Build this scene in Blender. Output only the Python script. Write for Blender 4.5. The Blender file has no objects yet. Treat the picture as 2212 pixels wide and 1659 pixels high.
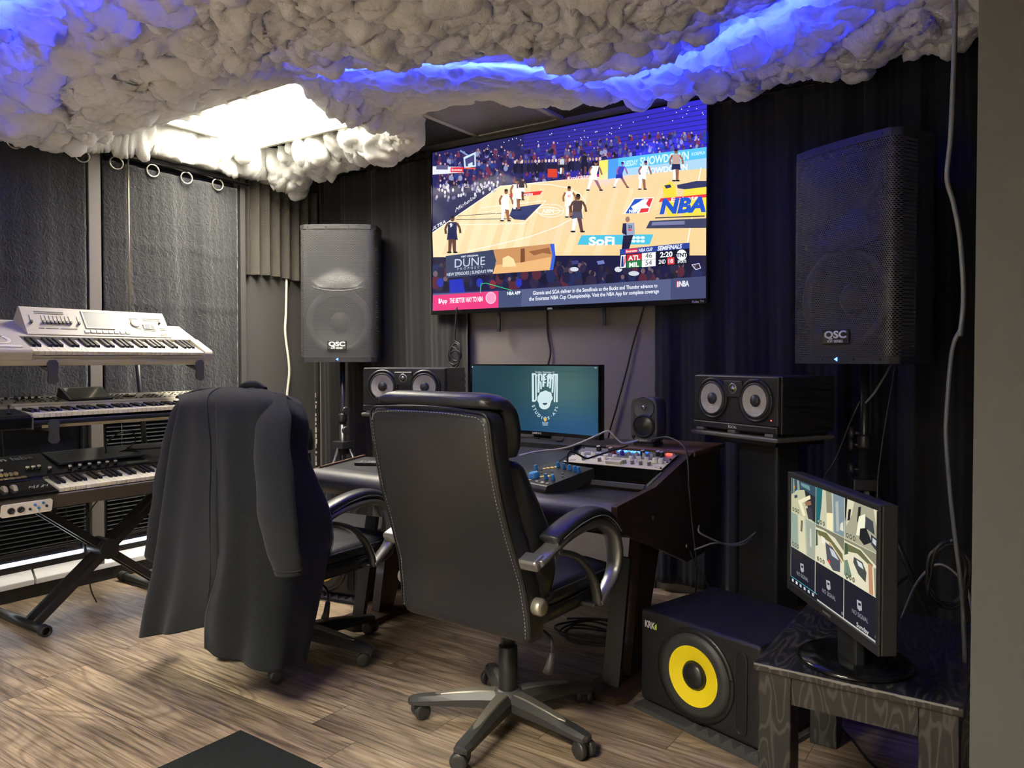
import bpy, bmesh, math, random
import numpy as np
from mathutils import Matrix, Vector, Euler
random.seed(7)
R = math.radians
PI = math.pi
scene = bpy.context.scene
COL = scene.collection

# ------------------------------------------------------------------ camera
CAM_H = 1.27
YAW = R(34.35)
cam_data = bpy.data.cameras.new('camera')
cam = bpy.data.objects.new('camera', cam_data)
COL.objects.link(cam)
cam.location = (0, 0, CAM_H)
cam.rotation_euler = (R(90 - 1.2), 0, YAW)
cam_data.sensor_fit = 'HORIZONTAL'
cam_data.sensor_width = 36.0
cam_data.lens = 1650.0 / 2212.0 * 36.0
cam_data.shift_y = -(829.5 - (776 + 1650 * math.tan(R(1.2)))) / 2212.0
cam_data.clip_start = 0.02
scene.camera = cam

# ------------------------------------------------------------------ world, view, room lights
scene.view_settings.view_transform = 'Standard'
scene.view_settings.look = 'None'
scene.view_settings.exposure = 0.92
scene.view_settings.gamma = 1.0
scene.view_settings.use_curve_mapping = False
world = bpy.data.worlds.new('world')
scene.world = world
world.use_nodes = True
world.node_tree.nodes['Background'].inputs[0].default_value = (0.5, 0.55, 0.7, 1)
world.node_tree.nodes['Background'].inputs[1].default_value = 0.05

TROFFER_STRENGTH = 46.0      # ceiling panel lights
LED_STRENGTH = 100.0          # blue tape above the cotton
DAYLIGHT_STRENGTH = 8.0     # gap below the window blinds
SCREEN = 0.55                 # television and monitors

XL, YB, CEIL = -4.45, 3.94, 2.70


# ------------------------------------------------------------------ colour and materials
def lin(c):
    return tuple((x / 255 / 12.92) if x / 255 <= 0.04045 else ((x / 255 + 0.055) / 1.055) ** 2.4 for x in c)


MATS = {}


def mat(name, rgb, rough=0.5, metal=0.0, spec=0.5, bump=None, coat=0.0, emit=None, estr=1.0, vary=None, sheen=0.0):
    """Principled material; bump=(scale, strength[, stretch]); vary=(scale, amount)."""
    if name in MATS:
        return MATS[name]
    m = bpy.data.materials.new(name)
    m.use_nodes = True
    nt = m.node_tree
    b = nt.nodes['Principled BSDF']
    b.inputs['Base Color'].default_value = (*lin(rgb), 1)
    b.inputs['Roughness'].default_value = rough
    b.inputs['Metallic'].default_value = metal
    b.inputs['Specular IOR Level'].default_value = spec
    b.inputs['Coat Weight'].default_value = coat
    b.inputs['Coat Roughness'].default_value = 0.08
    if sheen:
        b.inputs['Sheen Weight'].default_value = sheen
        b.inputs['Sheen Roughness'].default_value = 0.5
    if emit:
        b.inputs['Emission Color'].default_value = (*lin(emit), 1)
        b.inputs['Emission Strength'].default_value = estr
    if bump or vary:
        tc = nt.nodes.new('ShaderNodeTexCoord')
    if bump:
        mp = nt.nodes.new('ShaderNodeMapping')
        if len(bump) > 2:
            mp.inputs['Scale'].default_value = bump[2]
        n = nt.nodes.new('ShaderNodeTexNoise')
        n.inputs['Scale'].default_value = bump[0]
        n.inputs['Detail'].default_value = 4
        bp = nt.nodes.new('ShaderNodeBump')
        bp.inputs['Strength'].default_value = bump[1]
        bp.inputs['Distance'].default_value = 0.01
        nt.links.new(tc.outputs['Object'], mp.inputs[0])
        nt.links.new(mp.outputs[0], n.inputs['Vector'])
        nt.links.new(n.outputs[0], bp.inputs['Height'])
        nt.links.new(bp.outputs[0], b.inputs['Normal'])
    if vary:
        n2 = nt.nodes.new('ShaderNodeTexNoise')
        n2.inputs['Scale'].default_value = vary[0]
        n2.inputs['Detail'].default_value = 5
        mx = nt.nodes.new('ShaderNodeMix')
        mx.data_type = 'RGBA'
        c = lin(rgb)
        mx.inputs[6].default_value = (*[x * (1 - vary[1]) for x in c], 1)
        mx.inputs[7].default_value = (*[min(1, x * (1 + vary[1])) for x in c], 1)
        nt.links.new(tc.outputs['Object'], n2.inputs['Vector'])
        nt.links.new(n2.outputs[0], mx.inputs[0])
        nt.links.new(mx.outputs[2], b.inputs['Base Color'])
    MATS[name] = m
    return m


def emat(name, rgb, s):
    if name in MATS:
        return MATS[name]
    m = bpy.data.materials.new(name)
    m.use_nodes = True
    nt = m.node_tree
    nt.nodes.clear()
    e = nt.nodes.new('ShaderNodeEmission')
    e.inputs[0].default_value = (*rgb, 1)
    e.inputs[1].default_value = s
    o = nt.nodes.new('ShaderNodeOutputMaterial')
    nt.links.new(e.outputs[0], o.inputs[0])
    MATS[name] = m
    return m


# ------------------------------------------------------------------ mesh collector
def frame(d):
    """3x3 rotation whose z axis is d."""
    return Vector(d).normalized().to_track_quat('Z', 'Y').to_matrix()


class M:
    def __init__(s):
        s.v, s.f, s.mi, s.sm = [], [], [], []

    def add(s, vs, fs, mi=0, smooth=False):
        o = len(s.v)
        s.v += [tuple(p) for p in vs]
        for f in fs:
            s.f.append([i + o for i in f])
            s.mi.append(mi)
            s.sm.append(smooth)
        return s

    def box(s, c, d, rot=None, mi=0):
        x, y, z = d[0] / 2, d[1] / 2, d[2] / 2
        p = [Vector(q) for q in ((-x, -y, -z), (x, -y, -z), (x, y, -z), (-x, y, -z), (-x, -y, z), (x, -y, z), (x, y, z), (-x, y, z))]
        if rot is not None:
            m = rot if isinstance(rot, Matrix) else Euler(rot).to_matrix()
            p = [m @ q for q in p]
        return s.add([q + Vector(c) for q in p], [(0, 3, 2, 1), (4, 5, 6, 7), (0, 1, 5, 4), (1, 2, 6, 5), (2, 3, 7, 6), (3, 0, 4, 7)], mi)

    def b2(s, lo, hi, mi=0):
        return s.box([(a + b) / 2 for a, b in zip(lo, hi)], [abs(b - a) for a, b in zip(lo, hi)], None, mi)

    def lathe(s, prof, n=32, o=(0, 0, 0), d=(0, 0, 1), mi=0, smooth=True, caps=True):
        """prof: (radius, height) along d from o."""
        fr = frame(d)
        o = Vector(o)
        vs, fs = [], []
        for r, z in prof:
            for i in range(n):
                a = 2 * PI * i / n
                vs.append(o + fr @ Vector((r * math.cos(a), r * math.sin(a), z)))
        for k in range(len(prof) - 1):
            for i in range(n):
                j = (i + 1) % n
                fs.append((k * n + i, k * n + j, (k + 1) * n + j, (k + 1) * n + i))
        s.add(vs, fs, mi, smooth)
        if caps:
            q = len(s.v) - len(vs)
            for k, rev in ((0, True), (len(prof) - 1, False)):
                if prof[k][0] > 1e-5:
                    ids = [q + k * n + i for i in range(n)]
                    s.f.append(ids[::-1] if rev else ids)
                    s.mi.append(mi)
                    s.sm.append(False)
        return s

    def cyl(s, p0, p1, r0, r1=None, n=20, mi=0):
        p0, p1 = Vector(p0), Vector(p1)
        return s.lathe([(r0, 0), (r0 if r1 is None else r1, (p1 - p0).length)], n, p0, p1 - p0, mi)

    def loft(s, rings, mi=0, smooth=True, cap=True, closed=True):
        n = len(rings[0])
        vs = [p for r in rings for p in r]
        fs = []
        for k in range(len(rings) - 1):
            for i in range(n if closed else n - 1):
                j = (i + 1) % n
                fs.append((k * n + i, k * n + j, (k + 1) * n + j, (k + 1) * n + i))
        s.add(vs, fs, mi, smooth)
        if cap:
            q = len(s.v) - len(vs)
            s.f.append([q + i for i in range(n)][::-1])
            s.f.append([q + (len(rings) - 1) * n + i for i in range(n)])
            s.mi += [mi, mi]
            s.sm += [False, False]
        return s

    def tube(s, pts, r, n=8, mi=0, sub=0, closed=False, flat=1.0):
        pts = [Vector(p) for p in pts]
        if sub:
            pts = spline(pts, sub, closed)
        rings = []
        up = None
        N = len(pts)
        for i, p in enumerate(pts):
            a = pts[(i - 1) % N] if (closed or i > 0) else p
            b = pts[(i + 1) % N] if (closed or i < N - 1) else p
            t = (b - a).normalized()
            if up is None:
                up = Vector((0, 0, 1)) if abs(t.z) < 0.9 else Vector((1, 0, 0))
            x = up.cross(t)
            if x.length < 1e-6:
                x = Vector((1, 0, 0))
            x.normalize()
            up = t.cross(x).normalized()
            rr = r[min(i * len(r) // N, len(r) - 1)] if isinstance(r, (list, tuple)) else r
            rings.append([p + x * (rr * math.cos(2 * PI * k / n)) + up * (rr * flat * math.sin(2 * PI * k / n)) for k in range(n)])
        if closed:
            rings.append(rings[0])
        return s.loft(rings, mi, True, not closed)

    def prism(s, poly, fn, d0, d1, mi=0, smooth=False):
        """poly: 2-d outline; fn(a, b, d) -> 3-d point; extruded from d0 to d1."""
        n = len(poly)
        vs = [fn(a, b, d0) for a, b in poly] + [fn(a, b, d1) for a, b in poly]
        fs = [list(range(n))[::-1], list(range(n, 2 * n))]
        s.add(vs, fs, mi, False)
        return s.add(vs, [(i, (i + 1) % n, n + (i + 1) % n, n + i) for i in range(n)], mi, smooth)

    def grid(s, fn, nu, nv, mi=0, smooth=True):
        vs = [fn(i / nu, j / nv) for j in range(nv + 1) for i in range(nu + 1)]
        w = nu + 1
        return s.add(vs, [(j * w + i, j * w + i + 1, (j + 1) * w + i + 1, (j + 1) * w + i) for j in range(nv) for i in range(nu)], mi, smooth)


def spline(p, sub, closed=False):
    """Catmull-Rom through the points."""
    out = []
    n = len(p)
    for i in range(n if closed else n - 1):
        if closed:
            a, b, c, d = p[(i - 1) % n], p[i], p[(i + 1) % n], p[(i + 2) % n]
        else:
            a, b, c, d = p[max(i - 1, 0)], p[i], p[i + 1], p[min(i + 2, n - 1)]
        for k in range(sub):
            t = k / sub
            out.append(0.5 * ((2 * b) + (c - a) * t + (2 * a - 5 * b + 4 * c - d) * t * t + (3 * b - a - 3 * c + d) * t ** 3))
    if not closed:
        out.append(p[-1])
    return out


def obj(name, m, mats, parent=None, loc=None, rot=None, bevel=0, seg=2, sub=0, solid=0):
    me = bpy.data.meshes.new(name)
    me.from_pydata(m.v, [], m.f)
    me.polygons.foreach_set('material_index', m.mi)
    me.polygons.foreach_set('use_smooth', m.sm)
    for q in (mats if isinstance(mats, (list, tuple)) else [mats]):
        me.materials.append(q)
    o = bpy.data.objects.new(name, me)
    COL.objects.link(o)
    if parent:
        o.parent = parent
    if loc:
        o.location = loc
    if rot:
        o.rotation_euler = rot
    if solid:
        x = o.modifiers.new('solid', 'SOLIDIFY')
        x.thickness = solid
        x.offset = 0
    if bevel:
        x = o.modifiers.new('bevel', 'BEVEL')
        x.width = bevel
        x.segments = seg
        x.limit_method = 'ANGLE'
        x.angle_limit = R(35)
    if sub:
        x = o.modifiers.new('sub', 'SUBSURF')
        x.levels = sub
        x.render_levels = sub
    return o


def fixn(o):
    bm = bmesh.new()
    bm.from_mesh(o.data)
    bmesh.ops.recalc_face_normals(bm, faces=bm.faces)
    bm.to_mesh(o.data)
    bm.free()
    return o


def tag(o, label, cat, group=None, kind=None):
    o['label'] = label
    o['category'] = cat
    if group:
        o['group'] = group
    if kind:
        o['kind'] = kind
    return o


def thing(name, label, cat, loc=(0, 0, 0), rz=0, group=None, rot=None):
    o = bpy.data.objects.new(name, None)
    o.empty_display_size = 0.1
    COL.objects.link(o)
    o.location = loc
    o.rotation_euler = rot or (0, 0, rz)
    return tag(o, label, cat, group)


def struct(name, m, mats, **k):
    o = obj(name, m, mats, **k)
    o['kind'] = 'structure'
    return o


def copy(o, parent, loc=None, rot=None):
    c = o.copy()
    COL.objects.link(c)
    c.parent = parent
    if loc:
        c.location = loc
    if rot:
        c.rotation_euler = rot
    return c


_txt = {}


def text2d(s, size=1.0, shear=0.0, bold=0.0, sx=1.0, space=1.0):
    """Glyph outlines as flat polygons, centred on the origin, cap height about 0.7*size."""
    key = (s, shear, bold, space)
    if key not in _txt:
        cu = bpy.data.curves.new('t', 'FONT')
        cu.body = s
        cu.align_x = 'CENTER'
        cu.shear = shear
        cu.offset = bold
        cu.space_character = space
        cu.resolution_u = 3
        cu.fill_mode = 'FRONT'
        o = bpy.data.objects.new('t', cu)
        COL.objects.link(o)
        bpy.context.view_layer.update()
        ev = o.evaluated_get(bpy.context.evaluated_depsgraph_get())
        me = ev.to_mesh()
        vs = [(v.co.x, v.co.y) for v in me.vertices]
        fs = [tuple(p.vertices) for p in me.polygons]
        ev.to_mesh_clear()
        bpy.data.objects.remove(o)
        bpy.data.curves.remove(cu)
        if vs:
            xs = [a for a, b in vs]
            cx = (min(xs) + max(xs)) / 2
            vs = [(a - cx, b - 0.35) for a, b in vs]
        _txt[key] = (vs, fs)
    vs, fs = _txt[key]
    return [(a * size * sx, b * size) for a, b in vs], fs


def lettering(m, s, size, o, ax, ay, mi=0, **k):
    vs, fs = text2d(s, size, **k)
    o, ax, ay = Vector(o), Vector(ax), Vector(ay)
    return m.add([o + ax * a + ay * b for a, b in vs], fs, mi)


class Pic:
    """A flat picture made of coloured polygons (a screen image)."""

    def __init__(s, to_uv=None):
        s.v, s.f, s.c = [], [], []
        s.layer = 0
        s.uv = to_uv or (lambda a, b: (a, b))

    def add(s, vs, fs, rgb):
        o = len(s.v)
        s.layer += 1
        s.v += [(a, b, s.layer) for a, b in vs]
        for f in fs:
            s.f.append([i + o for i in f])
            s.c.append(rgb)

    def poly(s, pts, rgb):
        q = [s.uv(*p) for p in pts]
        for ax, lim, sg in ((0, 0, 1), (0, 1, -1), (1, 0, 1), (1, 1, -1)):
            out = []
            for a, b in zip(q, q[1:] + q[:1]):
                ia, ib = (a[ax] - lim) * sg >= 0, (b[ax] - lim) * sg >= 0
                if ia:
                    out.append(a)
                if ia != ib:
                    k = (lim - a[ax]) / (b[ax] - a[ax])
                    out.append((a[0] + (b[0] - a[0]) * k, a[1] + (b[1] - a[1]) * k))
            q = out
            if len(q) < 3:
                return
        s.add(q, [range(len(q))], rgb)

    def ell(s, x, y, rx, ry, rgb, n=14):
        s.poly([(x + rx * math.cos(2 * PI * i / n), y + ry * math.sin(2 * PI * i / n)) for i in range(n)], rgb)

    def rect(s, x0, y0, x1, y1, rgb):
        s.poly([(x0, y0), (x1, y0), (x1, y1), (x0, y1)], rgb)

    def line(s, pts, w, rgb):
        for (x0, y0), (x1, y1) in zip(pts, pts[1:]):
            l = math.hypot(x1 - x0, y1 - y0) or 1
            dx, dy = -(y1 - y0) / l * w / 2, (x1 - x0) / l * w / 2
            s.poly([(x0 + dx, y0 + dy), (x1 + dx, y1 + dy), (x1 - dx, y1 - dy), (x0 - dx, y0 - dy)], rgb)

    def text(s, t, x, y, size, rgb, ang=0.0, yflip=True, **k):
        """size and position in picture pixels; the baseline runs at slope ang (pixels)."""
        vs, fs = text2d(t, size, **k)
        out = []
        for a, b in vs:
            out.append(s.uv(x + a, y - b + ang * a))
        s.add(out, fs, rgb)

    def build(s, name, place, m, parent, dz=0.00006):
        """place(u, v, lift) -> 3-d point."""
        me = bpy.data.meshes.new(name)
        me.from_pydata([place(a, b, z * dz) for a, b, z in s.v], [], [list(f) for f in s.f])
        at = me.color_attributes.new('Col', 'FLOAT_COLOR', 'CORNER')
        buf = []
        for p, c in zip(me.polygons, s.c):
            buf += [*lin(c), 1.0] * p.loop_total
        at.data.foreach_set('color', buf)
        me.materials.append(m)
        o = bpy.data.objects.new(name, me)
        COL.objects.link(o)
        o.parent = parent
        return o


def homography(src, dst):
    A, b = [], []
    for (x, y), (u, v) in zip(src, dst):
        A.append([x, y, 1, 0, 0, 0, -u * x, -u * y]); b.append(u)
        A.append([0, 0, 0, x, y, 1, -v * x, -v * y]); b.append(v)
    h = np.linalg.solve(np.array(A, float), np.array(b, float))

    def f(x, y):
        w = h[6] * x + h[7] * y + 1
        return ((h[0] * x + h[1] * y + h[2]) / w, (h[3] * x + h[4] * y + h[5]) / w)
    return f


def screen_mat(name, strength, rough=0.12):
    m = bpy.data.materials.new(name)
    m.use_nodes = True
    nt = m.node_tree
    b = nt.nodes['Principled BSDF']
    b.inputs['Base Color'].default_value = (0.004, 0.004, 0.005, 1)
    b.inputs['Roughness'].default_value = rough
    b.inputs['Specular IOR Level'].default_value = 0.45
    a = nt.nodes.new('ShaderNodeVertexColor')
    a.layer_name = 'Col'
    nt.links.new(a.outputs[0], b.inputs['Emission Color'])
    b.inputs['Emission Strength'].default_value = strength
    return m


# ------------------------------------------------------------------ common materials
BLACK = mat('black_plastic', (34, 34, 37), 0.42)
SATIN = mat('satin_black', (30, 31, 34), 0.32)
MATTE = mat('matte_black', (30, 30, 33), 0.8, bump=(350, 0.15))
DARKM = mat('dark_metal', (52, 52, 55), 0.35, 0.7)
STEEL = mat('brushed_steel', (165, 165, 162), 0.28, 0.9)
WHITEP = mat('white_plastic', (225, 222, 208), 0.45)
CREAM = mat('cream_plastic', (226, 219, 190), 0.4)
RUBBER = mat('rubber', (24, 24, 26), 0.6)
PRINT = mat('white_print', (215, 215, 215), 0.5)
BLUE = mat('blue_knob', (40, 120, 190), 0.4)
GLOSS = mat('gloss_black', (16, 16, 18), 0.12)
LEATHER = mat('black_leather', (37, 38, 42), 0.36, bump=(160, 0.12), vary=(9, 0.2))
STITCH = mat('pale_stitching', (150, 152, 158), 0.7)
WOOL = mat('black_wool', (31, 33, 37), 0.95, spec=0.1, bump=(420, 0.35), vary=(60, 0.25), sheen=0.08)
SILVER = mat('silver_paint', (150, 150, 150), 0.32, 0.75)
CABLEB = mat('black_cable', (34, 34, 36), 0.45)
CABLEW = mat('white_cable', (215, 212, 200), 0.5)
LEDB = emat('blue_lamp', (0.05, 0.15, 1.0), 6.0)
LEDR = emat('red_lamp', (1.0, 0.05, 0.04), 5.0)
# ------------------------------------------------------------------ floor
def floor_mat():
    m = bpy.data.materials.new('floor_planks')
    m.use_nodes = True
    nt = m.node_tree
    L = nt.links.new
    b = nt.nodes['Principled BSDF']

    def math_(op, a, c=None, v=None):
        n = nt.nodes.new('ShaderNodeMath')
        n.operation = op
        for i, q in enumerate((a, c)):
            if q is None:
                continue
            if isinstance(q, (int, float)):
                n.inputs[i].default_value = q
            else:
                L(q, n.inputs[i])
        return n.outputs[0]

    def comb(x, y, z):
        n = nt.nodes.new('ShaderNodeCombineXYZ')
        for i, q in enumerate((x, y, z)):
            if isinstance(q, (int, float)):
                n.inputs[i].default_value = q
            else:
                L(q, n.inputs[i])
        return n.outputs[0]

    def noise(v, scale, detail=3.0, rough=0.55, dist=0.0):
        n = nt.nodes.new('ShaderNodeTexNoise')
        n.inputs['Scale'].default_value = scale
        n.inputs['Detail'].default_value = detail
        n.inputs['Roughness'].default_value = rough
        n.inputs['Distortion'].default_value = dist
        L(v, n.inputs['Vector'])
        return n.outputs[0]

    def ramp(f, stops):
        n = nt.nodes.new('ShaderNodeValToRGB')
        e = n.color_ramp.elements
        e[0].position, e[0].color = stops[0][0], (*lin(stops[0][1]), 1)
        e[1].position, e[1].color = stops[1][0], (*lin(stops[1][1]), 1)
        for p, c in stops[2:]:
            q = e.new(p)
            q.color = (*lin(c), 1)
        L(f, n.inputs[0])
        return n.outputs[0]

    def mix(f, a, c, mode='MIX'):
        n = nt.nodes.new('ShaderNodeMix')
        n.data_type = 'RGBA'
        n.blend_type = mode
        if isinstance(f, (int, float)):
            n.inputs[0].default_value = f
        else:
            L(f, n.inputs[0])
        L(a, n.inputs[6])
        L(c, n.inputs[7])
        return n.outputs[2]

    tc = nt.nodes.new('ShaderNodeTexCoord')
    sp = nt.nodes.new('ShaderNodeSeparateXYZ')
    L(tc.outputs['Object'], sp.inputs[0])
    x, y = sp.outputs[0], sp.outputs[1]
    W, LEN = 0.178, 1.22
    ry = math_('DIVIDE', y, W)
    row = math_('FLOOR', ry)
    wn = nt.nodes.new('ShaderNodeTexWhiteNoise')
    wn.noise_dimensions = '1D'
    L(row, wn.inputs['W'])
    xs = math_('ADD', math_('DIVIDE', x, LEN), wn.outputs['Value'])
    col = math_('FLOOR', xs)
    wn2 = nt.nodes.new('ShaderNodeTexWhiteNoise')
    wn2.noise_dimensions = '2D'
    L(comb(row, col, 0.0), wn2.inputs['Vector'])
    rnd = wn2.outputs['Value']
    off = math_('MULTIPLY', rnd, 37.0)
    # fine pores, broad streaks, cathedral rings
    fine = noise(comb(math_('ADD', math_('MULTIPLY', x, 3.0), off), math_('MULTIPLY', y, 95.0), off), 1.0, 5, 0.65)
    broad = noise(comb(math_('ADD', math_('MULTIPLY', x, 1.1), off), math_('MULTIPLY', y, 11.0), off), 1.0, 4, 0.6, 0.4)
    big = noise(comb(math_('ADD', math_('MULTIPLY', x, 0.8), off), math_('MULTIPLY', y, 4.2), off), 1.0, 2, 0.5, 0.3)
    rings = math_('SINE', math_('MULTIPLY', big, 95.0))
    rings = math_('MULTIPLY', math_('ADD', rings, 1.0), 0.5)
    base = ramp(math_('ADD', math_('MULTIPLY', broad, 0.85), math_('MULTIPLY', math_('SUBTRACT', rnd, 0.5), 0.13)),
                [(0.20, (106, 91, 77)), (0.68, (188, 166, 138)), (0.40, (146, 127, 107)), (0.52, (166, 145, 121))])
    ringc = ramp(rings, [(0.0, (175, 168, 162)), (0.55, (255, 255, 255))])
    base = mix(0.5, base, ringc, 'MULTIPLY')
    finec = ramp(fine, [(0.36, (120, 112, 106)), (0.56, (255, 255, 255))])
    base = mix(0.75, base, finec, 'MULTIPLY')
    # joints
    fy = math_('FRACT', ry)
    fx = math_('FRACT', xs)
    ey = math_('LESS_THAN', math_('MINIMUM', fy, math_('SUBTRACT', 1.0, fy)), 0.010)
    ex = math_('LESS_THAN', math_('MINIMUM', fx, math_('SUBTRACT', 1.0, fx)), 0.0013)
    ed = math_('MAXIMUM', ey, ex)
    dk = nt.nodes.new('ShaderNodeRGB')
    dk.outputs[0].default_value = (*lin((64, 54, 48)), 1)
    base = mix(math_('MULTIPLY', ed, 0.8), base, dk.outputs[0])
    L(base, b.inputs['Base Color'])
    L(math_('ADD', math_('MULTIPLY', fine, 0.2), 0.3), b.inputs['Roughness'])
    bp = nt.nodes.new('ShaderNodeBump')
    bp.inputs['Strength'].default_value = 0.25
    bp.inputs['Distance'].default_value = 0.003
    L(fine, bp.inputs['Height'])
    L(bp.outputs[0], b.inputs['Normal'])
    return m


XR, YF = 1.6, -1.7
FILL = 3.0
struct('floor', M().b2((XL - .15, YF - .15, -0.08), (XR + .15, YB + .15, 0)), floor_mat())
WALLP = mat('wall_paint_charcoal', (72, 70, 69), 0.75, bump=(220, 0.12), vary=(3, 0.06))
GREYP = mat('wall_paint_grey', (84, 83, 82), 0.7, bump=(260, 0.15))
struct('wall_back', M().b2((XL - .15, YB, 0), (XR + .15, YB + .12, CEIL + .1)), mat('wall_paint_warm_grey', (118, 111, 104), .72, bump=(260, .15)))
struct('wall_front', M().b2((XL - .15, YF - .12, 0), (XR + .15, YF, CEIL + .1)), mat('wall_paint_white', (222, 220, 214), .7))
struct('wall_left', M().b2((XL - .15, YF, 0), (XL, YB, CEIL + .1)), WALLP)
# the right wall: a stub beside the camera, and the side behind it
struct('wall_right', M().b2((-0.108, 1.95, 0), (XR, 2.06, CEIL)).b2((XR, YF, 0), (XR + .12, 2.06, CEIL)).b2((-0.02, 2.06, 0), (0.10, YB, CEIL)), GREYP)
struct('ceiling', M().b2((XL - .15, YF - .15, CEIL), (XR + .15, YB + .15, CEIL + .1)), mat('ceiling_tile', (70, 70, 72), 0.9, bump=(120, 0.3)))
struct('trim_1', M().b2((XL, YF, 0), (XL + .016, 1.2, 0.09)).b2((-1.72, YB - .016, 0), (-3.0, YB, 0.09)), BLACK)


# ------------------------------------------------------------------ ceiling lights
def lens_mat(name, rgb, s):
    """Prismatic lens: bright straight down, much weaker at flat angles."""
    m = emat(name, rgb, 1.0)
    nt = m.node_tree
    L = nt.links.new
    e = [n for n in nt.nodes if n.type == 'EMISSION'][0]
    g = nt.nodes.new('ShaderNodeNewGeometry')
    d = nt.nodes.new('ShaderNodeVectorMath')
    d.operation = 'DOT_PRODUCT'
    L(g.outputs['Incoming'], d.inputs[0])
    L(g.outputs['Normal'], d.inputs[1])
    a = nt.nodes.new('ShaderNodeMath')
    a.operation = 'ABSOLUTE'
    L(d.outputs['Value'], a.inputs[0])
    p = nt.nodes.new('ShaderNodeMath')
    p.operation = 'POWER'
    p.inputs[1].default_value = 2.6
    L(a.outputs[0], p.inputs[0])
    q = nt.nodes.new('ShaderNodeMath')
    q.operation = 'MULTIPLY_ADD'
    q.inputs[1].default_value = s
    q.inputs[2].default_value = s * .022
    L(p.outputs[0], q.inputs[0])
    L(q.outputs[0], e.inputs[1])
    return m


def troffer(x0, y0, x1, y1, label, k=1.0):
    t = thing('ceiling_light', label, 'ceiling light', ((x0 + x1) / 2, (y0 + y1) / 2, CEIL), group=None)
    w, d = (x1 - x0) / 2, (y1 - y0) / 2
    f = M()
    for sx, sy, lx, ly in ((0, -d, w, .013), (0, d, w, .013), (-w, 0, .013, d), (w, 0, .013, d)):
        f.b2((sx - lx, sy - ly, -0.032), (sx + lx, sy + ly, -0.001))
    obj('frame', f, mat('lamp_frame', (190, 186, 170), 0.5), t, bevel=.003)
    obj('diffuser', M().b2((-w + .012, -d + .012, -0.02), (w - .012, d - .012, -0.012)), lens_mat('lamp_lens_%d' % int(k * 100), (1.0, 0.93, 0.76), TROFFER_STRENGTH * k), t)
    return t


LX0, LX1, LY0, LY1 = -4.28, -3.10, 2.58, 3.27
troffer(LX0, LY0, LX1, LY1, 'bright white rectangular ceiling panel light set in an opening of the cotton clouds')
troffer(-1.9, -0.95, -0.7, -0.35, 'second ceiling panel light, added as fill, unseen behind the camera', FILL)  # added lamp out of view, brightens the foreground and the cotton

# perforated return-air vent in the ceiling, next to the television
VX0, VX1, VY0, VY1 = -2.93, -2.32, 3.30, 3.90
t = thing('ceiling_vent', 'dark perforated square ceiling vent above the left end of the television', 'vent', ((VX0 + VX1) / 2, (VY0 + VY1) / 2, CEIL))
w = (VX1 - VX0) / 2
f = M()
for sx, sy, lx, ly in ((0, -w, w, .018), (0, w, w, .018), (-w, 0, .018, w), (w, 0, .018, w)):
    f.b2((sx - lx, sy - ly, -0.022), (sx + lx, sy + ly, -0.001))
obj('frame', f, mat('vent_frame', (190, 188, 182), 0.5, 0.2), t, bevel=.003)


def perforated(name, rgb, pitch, hole, ax=(0, 2), rough=0.4, metal=0.3):
    """Sheet metal with staggered round holes, in the object's own coordinates."""
    m = bpy.data.materials.new(name)
    m.use_nodes = True
    nt = m.node_tree
    L = nt.links.new
    b = nt.nodes['Principled BSDF']
    b.inputs['Base Color'].default_value = (*lin(rgb), 1)
    b.inputs['Roughness'].default_value = rough
    b.inputs['Metallic'].default_value = metal
    tc = nt.nodes.new('ShaderNodeTexCoord')
    sp = nt.nodes.new('ShaderNodeSeparateXYZ')
    L(tc.outputs['Object'], sp.inputs[0])

    def mt(op, a, c=0.0):
        n = nt.nodes.new('ShaderNodeMath')
        n.operation = op
        for i, q in enumerate((a, c)):
            if isinstance(q, (int, float)):
                n.inputs[i].default_value = q
            else:
                L(q, n.inputs[i])
        return n.outputs[0]
    u = mt('DIVIDE', sp.outputs[ax[0]], pitch)
    v = mt('DIVIDE', sp.outputs[ax[1]], pitch * 1.732)
    ds = []
    for o in (0.0, 0.5):
        a = mt('SUBTRACT', mt('FRACT', mt('ADD', u, o + 100)), 0.5)
        c = mt('MULTIPLY', mt('SUBTRACT', mt('FRACT', mt('ADD', v, o + 100)), 0.5), 1.732)
        ds.append(mt('ADD', mt('MULTIPLY', a, a), mt('MULTIPLY', c, c)))
    d = mt('MINIMUM', ds[0], ds[1])
    h = mt('LESS_THAN', d, hole * hole)
    tr = nt.nodes.new('ShaderNodeBsdfTransparent')
    mx = nt.nodes.new('ShaderNodeMixShader')
    L(h, mx.inputs[0])
    L(b.outputs[0], mx.inputs[1])
    L(tr.outputs[0], mx.inputs[2])
    L(mx.outputs[0], nt.nodes['Material Output'].inputs[0])
    return m


g = obj('perforated_sheet', M().b2((-w + .015, -w + .015, -0.016), (w - .015, w - .015, -0.014)), perforated('vent_sheet', (170, 168, 162), 0.013, 0.33, (0, 1)), t)


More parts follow.
